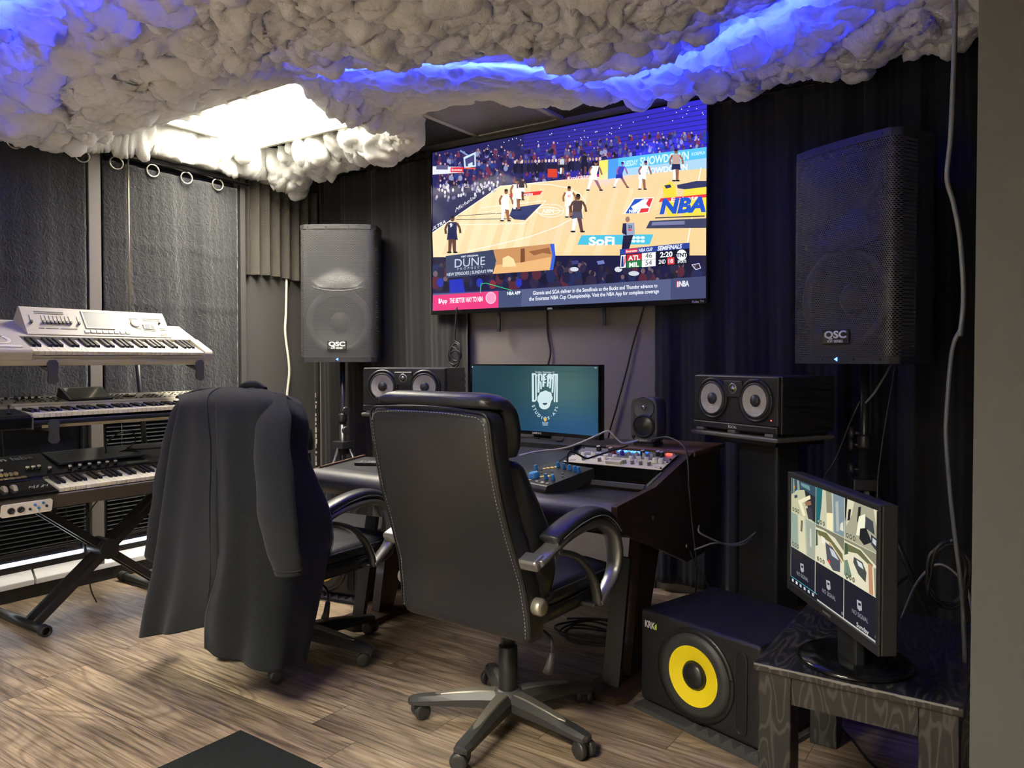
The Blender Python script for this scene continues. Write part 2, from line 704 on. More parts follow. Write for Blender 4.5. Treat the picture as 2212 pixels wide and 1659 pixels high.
# ------------------------------------------------------------------ cotton clouds
def worley_bumps(P, Q, ext, spacing, rmin, rmax, seed, Hmap, amp):
    """Raise round lumps on the grid (P, Q): max over jittered spheres."""
    rng = np.random.default_rng(seed)
    x0, x1, y0, y1 = ext
    nx, ny = P.shape[1], P.shape[0]
    dx, dy = (x1 - x0) / (nx - 1), (y1 - y0) / (ny - 1)
    out = np.zeros_like(P)
    for cy in np.arange(y0, y1, spacing):
        for cx in np.arange(x0, x1, spacing):
            px, py = cx + rng.uniform(0, spacing), cy + rng.uniform(0, spacing)
            r = rng.uniform(rmin, rmax)
            k = rng.uniform(.75, 1.15)
            i0, i1 = int(max(0, (px - r * 1.5 - x0) / dx)), int(min(nx, (px + r * 1.5 - x0) / dx + 2))
            j0, j1 = int(max(0, (py - r * 1.5 - y0) / dy)), int(min(ny, (py + r * 1.5 - y0) / dy + 2))
            if i1 <= i0 or j1 <= j0:
                continue
            d2 = ((P[j0:j1, i0:i1] - px) ** 2 + (Q[j0:j1, i0:i1] - py) ** 2) / (r * r)
            hgt = k * np.clip(1 - d2, 0, 1) ** .8
            out[j0:j1, i0:i1] = np.maximum(out[j0:j1, i0:i1], hgt)
    return out * amp


def smooth_noise(P, Q, scale, seed):
    rng = np.random.default_rng(seed)
    out = np.zeros_like(P)
    for k in range(14):
        a = rng.uniform(0, 2 * PI)
        f = rng.uniform(.5, 1.6) * scale
        out += np.sin((P * math.cos(a) + Q * math.sin(a)) * f + rng.uniform(0, 2 * PI))
    return out / 3.7


def perlin(x, y, seed):
    rng = np.random.default_rng(seed)
    n = 512
    ang = rng.uniform(0, 2 * PI, (n, n))
    xi, yi = np.floor(x).astype(int), np.floor(y).astype(int)
    xf, yf = x - xi, y - yi
    u, v = xf ** 3 * (xf * (xf * 6 - 15) + 10), yf ** 3 * (yf * (yf * 6 - 15) + 10)

    def g(i, j, a, b):
        t = ang[(yi + j) % n, (xi + i) % n]
        return np.cos(t) * a + np.sin(t) * b
    n0 = g(0, 0, xf, yf) * (1 - u) + g(1, 0, xf - 1, yf) * u
    n1 = g(0, 1, xf, yf - 1) * (1 - u) + g(1, 1, xf - 1, yf - 1) * u
    return (n0 * (1 - v) + n1 * v) * 1.5


def billow(x, y, f, seed):
    """Rounded lumps parted by creases, 0..1."""
    a = np.sqrt(perlin(x * f + 7, y * f + 3, seed) ** 2 + .004)
    b = np.sqrt(perlin(x * f * .77 + 40, y * f * .77 + 90, seed + 50) ** 2 + .004)
    return np.clip(np.minimum(a, b * 1.2) * 2.2, 0, 1.2)


LED_PATHS = [
    [(-4.30, 1.30), (-3.95, 1.36), (-3.45, 1.32), (-2.85, 1.30), (-2.2, 1.1)],
    [(-2.80, 2.40), (-2.58, 2.58), (-2.29, 2.80), (-2.02, 3.06), (-1.70, 3.28), (-1.35, 3.28), (-1.02, 3.14), (-0.72, 2.98), (-0.50, 2.75)],
]


def path_dist(P, Q, path):
    d = np.full_like(P, 9.0)
    for (ax, ay), (bx, by) in zip(path, path[1:]):
        ux, uy = bx - ax, by - ay
        tt = np.clip(((P - ax) * ux + (Q - ay) * uy) / (ux * ux + uy * uy), 0, 1)
        d = np.minimum(d, np.hypot(P - ax - tt * ux, Q - ay - tt * uy))
    return d


def cotton():
    ext = (-4.44, -0.01, 0.5, 3.90)
    st = 0.0088
    nx, ny = int((ext[1] - ext[0]) / st), int((ext[3] - ext[2]) / st)
    P, Q = np.meshgrid(np.linspace(ext[0], ext[1], nx), np.linspace(ext[2], ext[3], ny))
    wx = P + .05 * smooth_noise(P, Q, 9, 1) + .022 * smooth_noise(P, Q, 34, 5)
    wy = Q + .05 * smooth_noise(P, Q, 9, 2) + .022 * smooth_noise(P, Q, 34, 6)
    nz = smooth_noise(P, Q, 14, 3) * .035 + smooth_noise(P, Q, 42, 4) * .02
    # distance inside the outline (back edge leaves a gap in front of the curtains)
    back = np.interp(P, [-4.45, -4.0, -3.4, -2.9, -2.4, -1.9, -1.2, -0.6, 0.0], [3.72, 3.70, 3.62, 3.52, 3.56, 3.62, 3.66, 3.62, 3.58])
    d = np.minimum(back - Q + nz * 1.4, P - ext[0] + .06)
    hole_l = np.maximum(np.maximum(LX0 + .005 - P, P - LX1 + .01), np.maximum(LY0 + .03 - Q, Q - LY1 - .05))
    d = np.minimum(d, hole_l + nz * .9)
    hole_v = np.maximum(np.maximum(VX0 - .0 - P, P - VX1 + .12), np.maximum(VY0 + .05 - Q, Q - 9))
    d = np.minimum(d, hole_v + nz * .9)
    t = np.clip(d / .16, 0, 1)
    s = np.sqrt(np.clip(1 - (1 - t) ** 2, 0, 1))
    # thin on the near side of the lamp opening
    near = np.maximum(hole_l, 0) + np.clip((Q - LY0) / .3, 0, 1) * .6 + np.clip((P - LX1) / .3, 0, 1) * .15 + np.clip((LX0 - .02 - P) / .04, 0, 1) * .6
    s = s * np.clip(.05 + near / .62, 0, 1)
    nearv = np.maximum(hole_v, 0) + np.clip((VX0 - P) / .12, 0, 1) * .4
    s = s * np.clip(.16 + nearv / .6, 0, 1)
    # the batting is thin along the light tape in front of the vent
    bx = np.clip((P + 3.0) / .2, 0, 1) * np.clip((-1.65 - P) / .3, 0, 1)
    by = np.clip((Q - 2.45) / .3, 0, 1)
    s = s * (1 - .5 * bx * by)
    led = np.minimum(path_dist(P, Q, LED_PATHS[0]), path_dist(P, Q, LED_PATHS[1]))
    groove = np.exp(-(led / .20) ** 2)
    thick = (.075 + .022 * smooth_noise(P, Q, 5, 8)) * (1 - .62 * groove)
    # thicker towards the left wall and the corner, where it hangs lowest
    thick += .13 * np.clip((-3.45 - P) / .8, 0, 1) * np.clip((3.4 - Q) / .5, 0.6, 1) * (1 - .6 * groove)
    big = worley_bumps(wx, wy, ext, .19, .12, .22, 11, None, .07)
    z = CEIL - .012 - s * (thick + big * (1 - .55 * groove))
    pos = np.stack([P, Q, z], -1)

    def displace(pos, hgt):
        du = np.gradient(pos, axis=1)
        dv = np.gradient(pos, axis=0)
        n = np.cross(dv, du)
        n /= np.linalg.norm(n, axis=-1, keepdims=True) + 1e-9
        return pos + n * hgt[..., None]
    rng = np.random.default_rng(4)
    e = (s * .9 + .1) * (1 - .45 * groove)
    mid = billow(wx, wy, 6.5, 21) * .062 + billow(wx, wy, 14, 22) * .026
    pos = displace(pos, mid * e)
    small = billow(wx + .01 * pos[..., 2], wy, 30, 23) * .010 + billow(wx, wy, 58, 24) * .0055
    pos = displace(pos, small * e)
    pos = displace(pos, (billow(P, Q, 105, 25) * .0045 + rng.normal(0, .0009, P.shape)) * e)
    # above the curtain rod the batting stays short
    pos[..., 2] = np.maximum(pos[..., 2], 2.487 - .5 * np.clip((pos[..., 0] + 4.315) / .05, 0, 1) + .006 * smooth_noise(P, Q, 40, 9))
    pos[..., 2] = np.minimum(pos[..., 2], CEIL - .004)
    pos[..., 0] = np.clip(pos[..., 0], XL + .004, 10)
    keep = d > 0
    fk = keep[:-1, :-1] | keep[1:, :-1] | keep[:-1, 1:] | keep[1:, 1:]
    idx = np.arange(nx * ny).reshape(ny, nx)
    quads = np.stack([idx[:-1, :-1], idx[1:, :-1], idx[1:, 1:], idx[:-1, 1:]], -1)[fk]
    used = np.unique(quads)
    remap = np.full(nx * ny, -1)
    remap[used] = np.arange(len(used))
    me = bpy.data.meshes.new('cotton_cloud')
    vv = pos.reshape(-1, 3)[used]
    ff = remap[quads]
    me.vertices.add(len(vv))
    me.vertices.foreach_set('co', vv.ravel())
    me.loops.add(ff.size)
    me.loops.foreach_set('vertex_index', ff.ravel())
    me.polygons.add(len(ff))
    me.polygons.foreach_set('loop_start', np.arange(0, ff.size, 4))
    me.polygons.foreach_set('loop_total', np.full(len(ff), 4))
    me.polygons.foreach_set('use_smooth', np.ones(len(ff), bool))
    me.update()
    me.validate()
    at = me.attributes.new('thin', 'FLOAT', 'POINT')
    at.data.foreach_set('value', np.exp(-(led / .27) ** 2).ravel()[used].astype(np.float32))
    m = bpy.data.materials.new('cotton_batting')
    m.use_nodes = True
    nt = m.node_tree
    nt.nodes.clear()
    df = nt.nodes.new('ShaderNodeBsdfPrincipled')
    df.inputs['Base Color'].default_value = (0.84, 0.84, 0.82, 1)
    df.inputs['Roughness'].default_value = 1
    df.inputs['Specular IOR Level'].default_value = 0
    df.inputs['Subsurface Weight'].default_value = 0.75
    df.inputs['Subsurface Radius'].default_value = (1, 1, 1)
    df.inputs['Subsurface Scale'].default_value = 0.045
    tl = nt.nodes.new('ShaderNodeBsdfTranslucent')
    tl.inputs[0].default_value = (0.85, 0.85, 0.85, 1)
    mx = nt.nodes.new('ShaderNodeMixShader')
    av = nt.nodes.new('ShaderNodeAttribute')
    av.attribute_name = 'thin'
    ma = nt.nodes.new('ShaderNodeMath')
    ma.operation = 'MULTIPLY_ADD'
    ma.inputs[1].default_value = .6
    ma.inputs[2].default_value = .012
    tc = nt.nodes.new('ShaderNodeTexCoord')
    n = nt.nodes.new('ShaderNodeTexNoise')
    n.inputs['Scale'].default_value = 110
    n.inputs['Detail'].default_value = 6
    n.inputs['Roughness'].default_value = .7
    bp = nt.nodes.new('ShaderNodeBump')
    bp.inputs['Strength'].default_value = .8
    bp.inputs['Distance'].default_value = .01
    o = nt.nodes.new('ShaderNodeOutputMaterial')
    L = nt.links.new
    L(av.outputs['Fac'], ma.inputs[0])
    L(ma.outputs[0], mx.inputs[0])
    L(tc.outputs['Object'], n.inputs['Vector'])
    L(n.outputs[0], bp.inputs['Height'])
    L(bp.outputs[0], df.inputs['Normal'])
    L(df.outputs[0], mx.inputs[1])
    L(tl.outputs[0], mx.inputs[2])
    L(mx.outputs[0], o.inputs[0])
    me.materials.append(m)
    ob = bpy.data.objects.new('cotton_cloud', me)
    COL.objects.link(ob)
    return tag(ob, 'billowing off-white cotton batting glued over the whole ceiling like clouds', 'cotton clouds', kind='stuff')


cotton()
LEDM = emat('blue_led_tape', (0.016, 0.034, 1.0), LED_STRENGTH)
for path, lab in zip(LED_PATHS, ('blue light tape glowing through the cotton in the upper left corner', 'blue light tape glowing through the cotton above the television')):
    p = spline([Vector((a, b, CEIL - .006)) for a, b in path], 6)
    m = M()
    for a, b in zip(p, p[1:]):
        u = (b - a).normalized()
        nn = Vector((-u.y, u.x, 0)) * .012
        m.add([a - nn, a + nn, b + nn, b - nn, a - nn + Vector((0, 0, .004)), a + nn + Vector((0, 0, .004)), b + nn + Vector((0, 0, .004)), b - nn + Vector((0, 0, .004))],
              [(0, 1, 2, 3), (7, 6, 5, 4), (0, 3, 7, 4), (1, 5, 6, 2)])
    tag(obj('led_strip', m, LEDM), lab, 'light strip')


# ------------------------------------------------------------------ left wall: windows, blinds, heater ledge
def left_wall():
    gm = mat('dark_window_film', (30, 33, 42), 0.16, spec=0.5)
    fm = mat('window_frame_grey', (120, 116, 110), 0.5, 0.2)
    n = 0
    for y0, y1 in ((-0.2, 2.205), (2.275, 3.20)):
        n += 1
        w = bpy.data.objects.new('window_%d' % n, None)
        COL.objects.link(w)
        w.location = (XL, (y0 + y1) / 2, 0.16)
        w['kind'] = 'structure'
        h = (y1 - y0) / 2
        obj('pane', M().b2((0.012, -h, 0.02), (0.02, h, 2.28)), gm, w)
        f = M().b2((.002, -h, 2.28), (.05, h, 2.32)).b2((.002, -h, -.02), (.04, h, .02)).b2((.002, -h - .001, 0), (.045, -h + .03, 2.28)).b2((.002, h - .03, 0), (.045, h + .001, 2.28))
        obj('frame', f, mat('window_frame_dark', (46, 46, 50), 0.5), w, bevel=.003)
    # daylight leaking in below the dark film
        obj('daylight_gap', M().b2((.021, -h + .03, .022), (.024, h - .03, .038)), emat('daylight', (.80, .88, 1.0), DAYLIGHT_STRENGTH), w)
    m = M().b2((XL + .001, 2.205, 0.1), (XL + .075, 2.275, 2.5))
    struct('trim_2', m, fm, bevel=.004)
    # rod hanging beside the post
    tag(obj('blind_wand', M().tube([(XL + .10, 2.42, 2.43), (XL + .10, 2.42, 1.36)], .006, 8).lathe([(.010, 0), (.010, .05)], 10, (XL + .10, 2.42, 1.34)), mat('aluminium', (170, 160, 140), .3, .8)),
        'thin pale metal rod hanging in front of the curtain beside the grey window post', 'rod')
    # blinds, two stacks of slats
    sm = mat('blind_slat', (20, 21, 24), 0.8)
    for (y0, y1, z0, z1, lab) in ((2.30, 3.16, .24, .92, 'dark slatted blind low on the window right of the grey post'), (1.1, 2.18, .24, .62, 'dark slatted blind low on the window left of the grey post')):
        b = thing('window_blind', lab, 'blind', (XL + .05, (y0 + y1) / 2, z0))
        m = M()
        hy = (y1 - y0) / 2
        z = .03
        while z < z1 - z0:
            m.box((0, 0, z), (.026, hy * 2, .0016), (0, R(34), 0))
            z += .0235
        obj('slats', m, sm, b)
        obj('bottom_rail', M().b2((-.014, -hy, 0), (.014, hy, .016)), sm, b, bevel=.002)
        for q in (-.8, 0, .8):
            obj('ladder_cord', M().tube([(0.014, q * hy, 0), (0.014, q * hy, z1 - z0)], .0015, 6), CABLEB, b)
    # long white ledge with a black kick plate below
    t = thing('baseboard_heater', 'low white ledge over a black kick plate along the foot of the window wall', 'heater', (XL, 1.9, 0))
    obj('kick_plate', M().b2((.002, -1.9, 0), (.06, 1.36, .07)), BLACK, t, bevel=.004)
    for a, b in ((-1.9, .0), (.012, 1.36)):
        obj('top_cover', M().prism([(0.003, .16), (.03, .16), (.075, .10), (.075, .072), (.003, .072)], lambda x, z, d: (x, d, z), a, b), mat('white_enamel', (225, 226, 228), 0.4), t, bevel=.003)


left_wall()


# ------------------------------------------------------------------ curtains
def cloth_mat(name, rgb, scale, strength, crush=False, sheen=0.15):
    m = mat(name, rgb, 0.85, spec=0.25, sheen=sheen)
    nt = m.node_tree
    b = nt.nodes['Principled BSDF']
    tc = nt.nodes.new('ShaderNodeTexCoord')
    mp = nt.nodes.new('ShaderNodeMapping')
    n = nt.nodes.new('ShaderNodeTexNoise')
    n.inputs['Scale'].default_value = scale
    n.inputs['Detail'].default_value = 5
    n.inputs['Distortion'].default_value = 1.2 if crush else 0
    bp = nt.nodes.new('ShaderNodeBump')
    bp.inputs['Strength'].default_value = strength
    bp.inputs['Distance'].default_value = 0.02 if crush else 0.004
    L = nt.links.new
    L(tc.outputs['Object'], mp.inputs[0])
    mp.inputs['Scale'].default_value = (1, 1, 0.8) if crush else (1, 1, .15)
    L(mp.outputs[0], n.inputs['Vector'])
    L(n.outputs[0], bp.inputs['Height'])
    L(bp.outputs[0], b.inputs['Normal'])
    return m


CRUSH = cloth_mat('crushed_black_cloth', (40, 41, 45), 42, 0.55, True, 0.3)
DRAPE = cloth_mat('black_drape', (40, 39, 40), 40, 0.25)
DRAPE2 = cloth_mat('night_black_drape', (28, 28, 33), 40, 0.25)


def curtain(label, a, b, z0, z1, m, folds, amp, seed, creases=(), normal=(0, -1), group=None, flare=0.0):
    """Hanging cloth between plan points a and b, folds across, horizontal press creases."""
    rng = random.Random(seed)
    t = thing('curtain', label, 'curtain', (a[0], a[1], z0), group=group)
    dx, dy = b[0] - a[0], b[1] - a[1]
    ln = math.hypot(dx, dy)
    ux, uy = dx / ln, dy / ln
    fr = [(rng.uniform(.7, 1.4), rng.uniform(0, 6.28), rng.uniform(.5, 1)) for _ in range(3)]

    def fn(u, v):
        z = v * (z1 - z0)
        ph = u * folds * 2 * PI + .35 * math.sin(u * 9 + seed) + .12 * math.sin(v * 5 + seed * 2)
        w = math.sin(ph)
        w = math.copysign(abs(w) ** .75, w)
        k = amp * (.75 + .25 * math.sin(u * folds * 1.7 + seed))
        off = k * w * (1 - .25 * v) + amp * .25 * math.sin(ph * 1.7 + fr[0][1]) + amp * .12 * math.sin(ph * 5.1 + v * 6)
        for c in creases:
            off += .006 * math.exp(-((z + z0 - c - .01 * math.sin(u * 13)) / .012) ** 2)
        off += amp + .012
        s = u * ln
        return (ux * s + normal[0] * off, uy * s + normal[1] * off, z)
    obj('cloth', M().grid(fn, max(60, int(folds * 26)), 60), m, t, solid=.003)
    return t


c1 = curtain('crushed black curtain on rings at the far left, left of the grey window post', (XL + .055, .6), (XL + .055, 2.19), .9, 2.43, CRUSH, 4, .008, 3, (1.99, 1.72), (1, 0))
c2 = curtain('crushed black curtain on rings between the grey window post and the foam panel', (XL + .055, 2.285), (XL + .055, 3.17), .94, 2.40, CRUSH, 3, .008, 5, (1.95, 1.60), (1, 0))
rod = thing('curtain_rod', 'black curtain rod with bright rings running along the top of the left windows', 'curtain rod', (XL, 2.0, 2.455))
obj('rail', M().tube([(.085, -1.5, .012), (.085, 1.25, -.018)], .011, 12), GLOSS, rod)
for y in (-.3, .21, .63):
    obj('bracket', M().b2((.005, y - .012, -.02), (.085, y + .012, -.004)).b2((.001, y - .02, -.05), (.008, y + .02, .03)), GLOSS, rod)
RINGM = mat('chrome_ring', (190, 186, 176), .25, .9)
for y in (-1.1, -.55, -.17, .17, .36, .58, .80, 1.02):
    ring = [Vector((.085 + .004 * math.cos(a), y + .036 * math.cos(a), -.058 + .036 * math.sin(a))) for a in [2 * PI * i / 20 for i in range(20)]]
    obj('ring', M().tube(ring, .0055, 8, closed=True), RINGM, rod)

curtain('black curtain with soft folds left of the television behind the left loudspeaker', (-4.40, YB - .006), (-3.0, YB - .006), .05, 2.60, DRAPE, 5, .022, 11, (1.42,))
curtain('black curtain right of the television behind the right loudspeaker', (-1.72, YB - .006), (-.63, YB - .006), .05, 2.60, DRAPE2, 5, .021, 17, (1.12, 1.42))
curtain('black curtain panel in the far right corner with one sharp vertical edge', (-.66, YB - .07), (-.06, YB - .07), .05, 2.66, DRAPE2, 3.5, .022, 23)
tk = thing('curtain_track', 'dark curtain track with a ruffled heading along the top of the back wall', 'curtain track', (-2.5, YB, 2.60))
for xa, xb in ((-1.9, -.79), (1.12, 1.83)):
    obj('rail', M().b2((xa, -.05, .012), (xb, -.006, .04)), BLACK, tk, bevel=.004)
    obj('heading', M().grid(lambda u, v: (xa + (xb - xa) * u, -.066 - .006 * math.sin(u * (xb - xa) * 70), .004 + .04 * v + .006 * math.sin(u * 90)), 150, 3), DRAPE2, tk, solid=.003)

# corner: painted return beside the foam panel with chipped edge, acoustic foam, white cord
struct('trim_3', M().b2((XL, 3.215, 0), (XL + .05, 3.255, 2.5)).b2((XL, YB - .055, 0), (XL + .012, YB - .02, 2.5)), WALLP, bevel=.003)
FOAM = mat('charcoal_foam', (92, 88, 82), 0.95, spec=.1, bump=(240, .9))
t = thing('acoustic_panel', 'charcoal ridged foam panel high on the wall left of the left loudspeaker', 'acoustic foam', (XL, 3.28, 1.845))
nn = 7
pl = []
for i in range(nn * 10 + 1):
    u = i / (nn * 10)
    pl.append((.028 + .022 * math.cos(u * nn * 2 * PI), u * .60))
m = M()
poly = [(.002, 0)] + pl + [(.002, .60)]
m.prism(poly, lambda a, b, d: (a, b, d + .010 * math.sin(b * 9)), 0, .66, smooth=False)
obj('foam', m, FOAM, t)
tag(obj('white_cord', M().tube([(XL + .02, 3.62, 1.86), (XL + .022, 3.61, 1.6), (XL + .02, 3.605, 1.45), (XL + .03, 3.63, 1.2), (XL + .022, 3.615, 1.0), (XL + .02, 3.63, .8), (XL + .02, 3.62, .5)], .009, 8, sub=6), CABLEW),
    'white power cord hanging down the wall below the foam panel', 'cord')
chip = M()
rg = random.Random(5)
for i in range(16):
    z = .35 + i * .042 + rg.uniform(-.01, .01)
    chip.b2((-4.436, YB - .0575 - rg.uniform(0, .001), z), (-4.436 + rg.uniform(.006, .016), YB - .0545, z + rg.uniform(.012, .04)))
struct('trim_4', chip, mat('chipped_plaster', (190, 184, 170), .9))
# ------------------------------------------------------------------ television
TVX0, TVX1, TVZ0, TVZ1, TVY = -3.262, -1.398, 1.560, 2.623, 3.84


def television():
    t = thing('television', 'huge wall-mounted flat television showing a basketball game with a score box', 'television', ((TVX0 + TVX1) / 2, TVY, TVZ0))
    w, h = (TVX1 - TVX0) / 2, TVZ1 - TVZ0
    obj('housing', M().b2((-w, .0015, 0), (w, .03, h)).b2((-w * .7, .03, .12), (w * .7, .062, h * .7)), SATIN, t, bevel=.004)
    b = M()
    bz = .009
    b.b2((-w, -.004, 0), (w, .0012, .026)).b2((-w, -.004, h - bz), (w, .0012, h)).b2((-w, -.004, .0262), (-w + bz, .0012, h - bz)).b2((w - bz, -.004, .0262), (w, .0012, h - bz))
    obj('bezel', b, GLOSS, t)
    m = M()
    lettering(m, 'onn.', .022, (-.02, -.0046, .010), (1, 0, 0), (0, 0, 1), bold=.02)
    obj('maker_mark', m, PRINT, t)
    m = M()
    lettering(m, 'Roku TV', .018, (w - .05, -.0046, .010), (1, 0, 0), (0, 0, 1), bold=.02)
    obj('platform_mark', m, PRINT, t)
    obj('wall_bracket', M().b2((-.35, .062, .25), (.35, .098, .75)), DARKM, t)
    obj('mount_strap', M().b2((-.42, .02, -.12), (-.40, .03, .0)), BLACK, t)
    obj('mount_strap', M().b2((.31, .02, -.10), (.33, .03, .0)), BLACK, t)

    x0, x1, z0, z1 = -w + bz, w - bz, .026, h - bz
    H = homography([(35, 450), (2062, 20), (2063, 1512), (58, 1605)], [(0, 1), (1, 1), (1, 0), (0, 0)])
    AS = (z1 - z0) / (x1 - x0)
    p = Pic(H)
    rg = random.Random(21)
    p.poly([(35, 450), (2062, 20), (2063, 1512), (58, 1605)], (40, 38, 92))
    # stands: bluer towards the right
    for k in range(12):
        a = 700 + k * 115
        tt = (a - 35) / 2027
        c = (int(46 + 10 * tt), int(40 + 8 * tt), int(100 + 110 * tt))
        y = 450 - tt * 430
        p.poly([(a, y), (a + 116, y - 25), (a + 116, 620), (a, 640)], c)

    def crowd(n, xa, xb, ya, yb, size, dark=False):
        for k in range(n):
            x = rg.uniform(xa, xb)
            tt = (x - 35) / 2027
            top = 450 - tt * 430
            y = rg.uniform(ya, yb) if not dark else rg.uniform(ya, yb)
            if not dark:
                y = max(y - (tt - .6) * 210, top + 18)
            s = size * rg.uniform(.8, 1.3)
            col = rg.choice([(34, 36, 84), (28, 30, 62), (118, 48, 76), (84, 86, 140), (56, 50, 124), (140, 144, 186), (76, 44, 84), (44, 62, 132), (30, 26, 58), (40, 38, 96)])
            skin = rg.choice([(150, 112, 120), (106, 76, 86), (190, 156, 150), (84, 60, 80)])
            if dark:
                col = rg.choice([(26, 26, 48), (34, 34, 62), (46, 40, 66), (84, 40, 56), (36, 44, 86)])
                skin = rg.choice([(46, 40, 54), (66, 54, 66), (110, 90, 96), (40, 34, 46)])
            p.ell(x, y + s * 1.25, s * .85, s * 1.15, col, 8)
            p.ell(x, y - s * .25, s * .42, s * .52, skin, 8)
    for row in range(9):
        p.line([(640, 330 + row * 26), (1260, 225 + row * 30), (2062, 60 + row * 38)], 5, (34, 32, 86))
    crowd(520, 60, 2050, 330, 600, 15)
    for k in range(46):
        x = rg.uniform(300, 2050)
        tt = (x - 35) / 2027
        y = 450 - tt * 430 + rg.uniform(12, 130)
        p.ell(x, y, 3.5, 4.5, (225, 228, 255), 6)
    # court
    p.poly([(535, 690), (1000, 642), (1260, 620), (2062, 535), (2063, 1195), (950, 1200), (55, 1215), (46, 1035)], (234, 206, 154))
    p.poly([(535, 690), (760, 665), (690, 1200), (55, 1215), (46, 1035)], (242, 222, 178))
    for k in range(18):
        x = 120 + k * 110
        p.poly([(x, 1195), (x + 60, 1195), (x + 190, 700), (x + 160, 700)], (234 + k % 3 * 2, 208 + k % 3 * 4, 160 + k % 3 * 5))
    p.poly([(1400, 900), (2063, 800), (2063, 1195), (1300, 1195)], (234, 203, 148))
    # advertising boards at the left and the scorer's table
    p.poly([(40, 730), (420, 690), (535, 690), (46, 1035)], (44, 42, 84))
    for k in range(60):
        x = rg.uniform(60, 520)
        y = 690 + (535 - x) * .12 + rg.uniform(-60, 70) * (1 - (x - 60) / 900)
        p.ell(x, y, 8, 14, rg.choice([(220, 218, 226), (120, 116, 160), (190, 180, 190)]), 7)
    p.text('Michelob', 285, 815, 42, (235, 235, 245), -.72, shear=.3)
    p.text('ULTRA', 405, 706, 30, (225, 225, 240), -.55, bold=.02)
    p.text('ULTRA', 90, 980, 34, (235, 235, 245), -.6, bold=.02)
    p.poly([(40, 548), (262, 552), (262, 592), (40, 610)], (225, 226, 238))
    p.rect(66, 540, 150, 572, (90, 90, 130))
    p.poly([(170, 556), (262, 552), (262, 590), (170, 592)], (214, 48, 66))
    p.text('Emirates', 216, 573, 22, (255, 240, 240), -.03, bold=.02)
    # hoop
    p.line([(236, 430), (300, 470)], 12, (120, 150, 200))
    p.poly([(262, 480), (350, 440), (355, 548), (270, 560)], (196, 222, 240))
    p.poly([(274, 492), (340, 460), (344, 538), (280, 548)], (70, 66, 120))
    p.poly([(296, 530), (328, 514), (330, 548), (298, 552)], (200, 220, 240))
    p.rect(268, 556, 352, 566, (230, 90, 70))
    # bench rows
    for k in range(26):
        x = 640 + k * 25
        y = 520 - (x - 640) * .05
        p.ell(x, y + 42, 15, 40, rg.choice([(24, 24, 48), (30, 30, 60), (38, 38, 70)]), 8)
        p.ell(x, y - 8, 9, 13, rg.choice([(206, 176, 160), (120, 92, 90), (220, 200, 190)]), 8)
    p.rect(880, 560, 950, 622, (208, 64, 44))
    p.poly([(975, 640), (1262, 596), (1262, 614), (985, 646)], (196, 40, 62))
    p.text('Emirates', 1115, 618, 34, (255, 235, 235), -.15, bold=.02, sx=1.5)
    # blue board with its mirror image in the floor
    p.poly([(1258, 496), (2062, 385), (2062, 468), (1262, 580)], (86, 188, 232))
    p.poly([(1262, 580), (2062, 468), (2062, 545), (1266, 622)], (168, 206, 232))
    p.poly([(1258, 496), (1325, 488), (1325, 632), (1262, 640)], (236, 226, 96))
    p.poly([(1325, 488), (1400, 478), (1400, 620), (1325, 632)], (74, 150, 226))
    p.text('TUESDAY', 1490, 512, 58, (190, 232, 250), -.14, bold=.03, sx=.46)
    p.text('SHOWDOWN', 1745, 474, 84, (206, 238, 252), -.14, bold=.03, sx=.68)
    p.text('KOEPKA', 2000, 434, 34, (200, 236, 250), -.14, bold=.02, sx=.8)
    p.text('SHOWDOWN', 1745, 556, 60, (236, 244, 250), -.12, bold=.03, sx=.9)
    # markings
    wl = (255, 250, 236)
    p.line([(535, 690), (1000, 642), (1262, 618)], 4, wl)
    p.line([(535, 690), (46, 1035)], 5, wl)
    p.poly([(600, 905), (840, 818), (720, 940), (640, 935)], (44, 52, 98))
    p.poly([(625, 850), (838, 818), (760, 900), (605, 905)], (52, 60, 108))
    p.line([(400, 850), (870, 795), (712, 965), (225, 975)], 4, wl)
    p.line([(225, 912), (590, 885)], 4, (60, 54, 62))
    p.line([(215, 938), (620, 930)], 5, (60, 54, 62))
    p.line([(905, 868)] + [(905 + 98 * math.cos(a), 868 + 48 * math.sin(a)) for a in [i * PI / 14 for i in range(29)]], 4, wl)
    p.line([(885 + 88 * math.cos(a), 870 + 28 * math.sin(a)) for a in [i * PI / 12 for i in range(25)]], 5, wl)
    p.text('ABN', 885, 870, 44, (250, 245, 230), -.05, bold=.03)
    p.line([(760, 672), (900, 676), (1040, 702), (1120, 745), (1163, 800), (1150, 850), (1080, 920), (960, 985), (760, 1060), (560, 1110), (300, 1170)], 5, wl)
    p.line([(420, 880), (500, 872), (510, 895), (440, 912)], 3, wl)
    p.poly([(600, 748), (845, 722), (825, 752), (590, 775)], (226, 58, 62))
    p.text('Emirates', 715, 750, 34, (255, 240, 235), -.1, bold=.02)
    p.line([(2020, 540), (1905, 1195)], 7, wl)
    # court emblems
    p.poly([(1520, 772), (1670, 764), (1630, 880), (1446, 890)], wl)
    p.poly([(1524, 780), (1600, 776), (1540, 884), (1458, 886)], (40, 84, 190))
    p.poly([(1606, 776), (1662, 770), (1624, 874), (1560, 882)], (222, 50, 62))
    p.poly([(1585, 782), (1630, 778), (1610, 815), (1640, 845), (1560, 850), (1530, 876), (1500, 836), (1560, 800)], (250, 250, 250))
    p.text('NBA', 1520, 868, 34, (250, 250, 250), -.05, bold=.04)
    p.poly([(1732, 690), (1790, 640), (1830, 690), (1850, 905), (1770, 905)], (234, 212, 66))
    p.poly([(1890, 700), (1990, 640), (2062, 640), (2062, 900), (1880, 905)], (236, 216, 74))
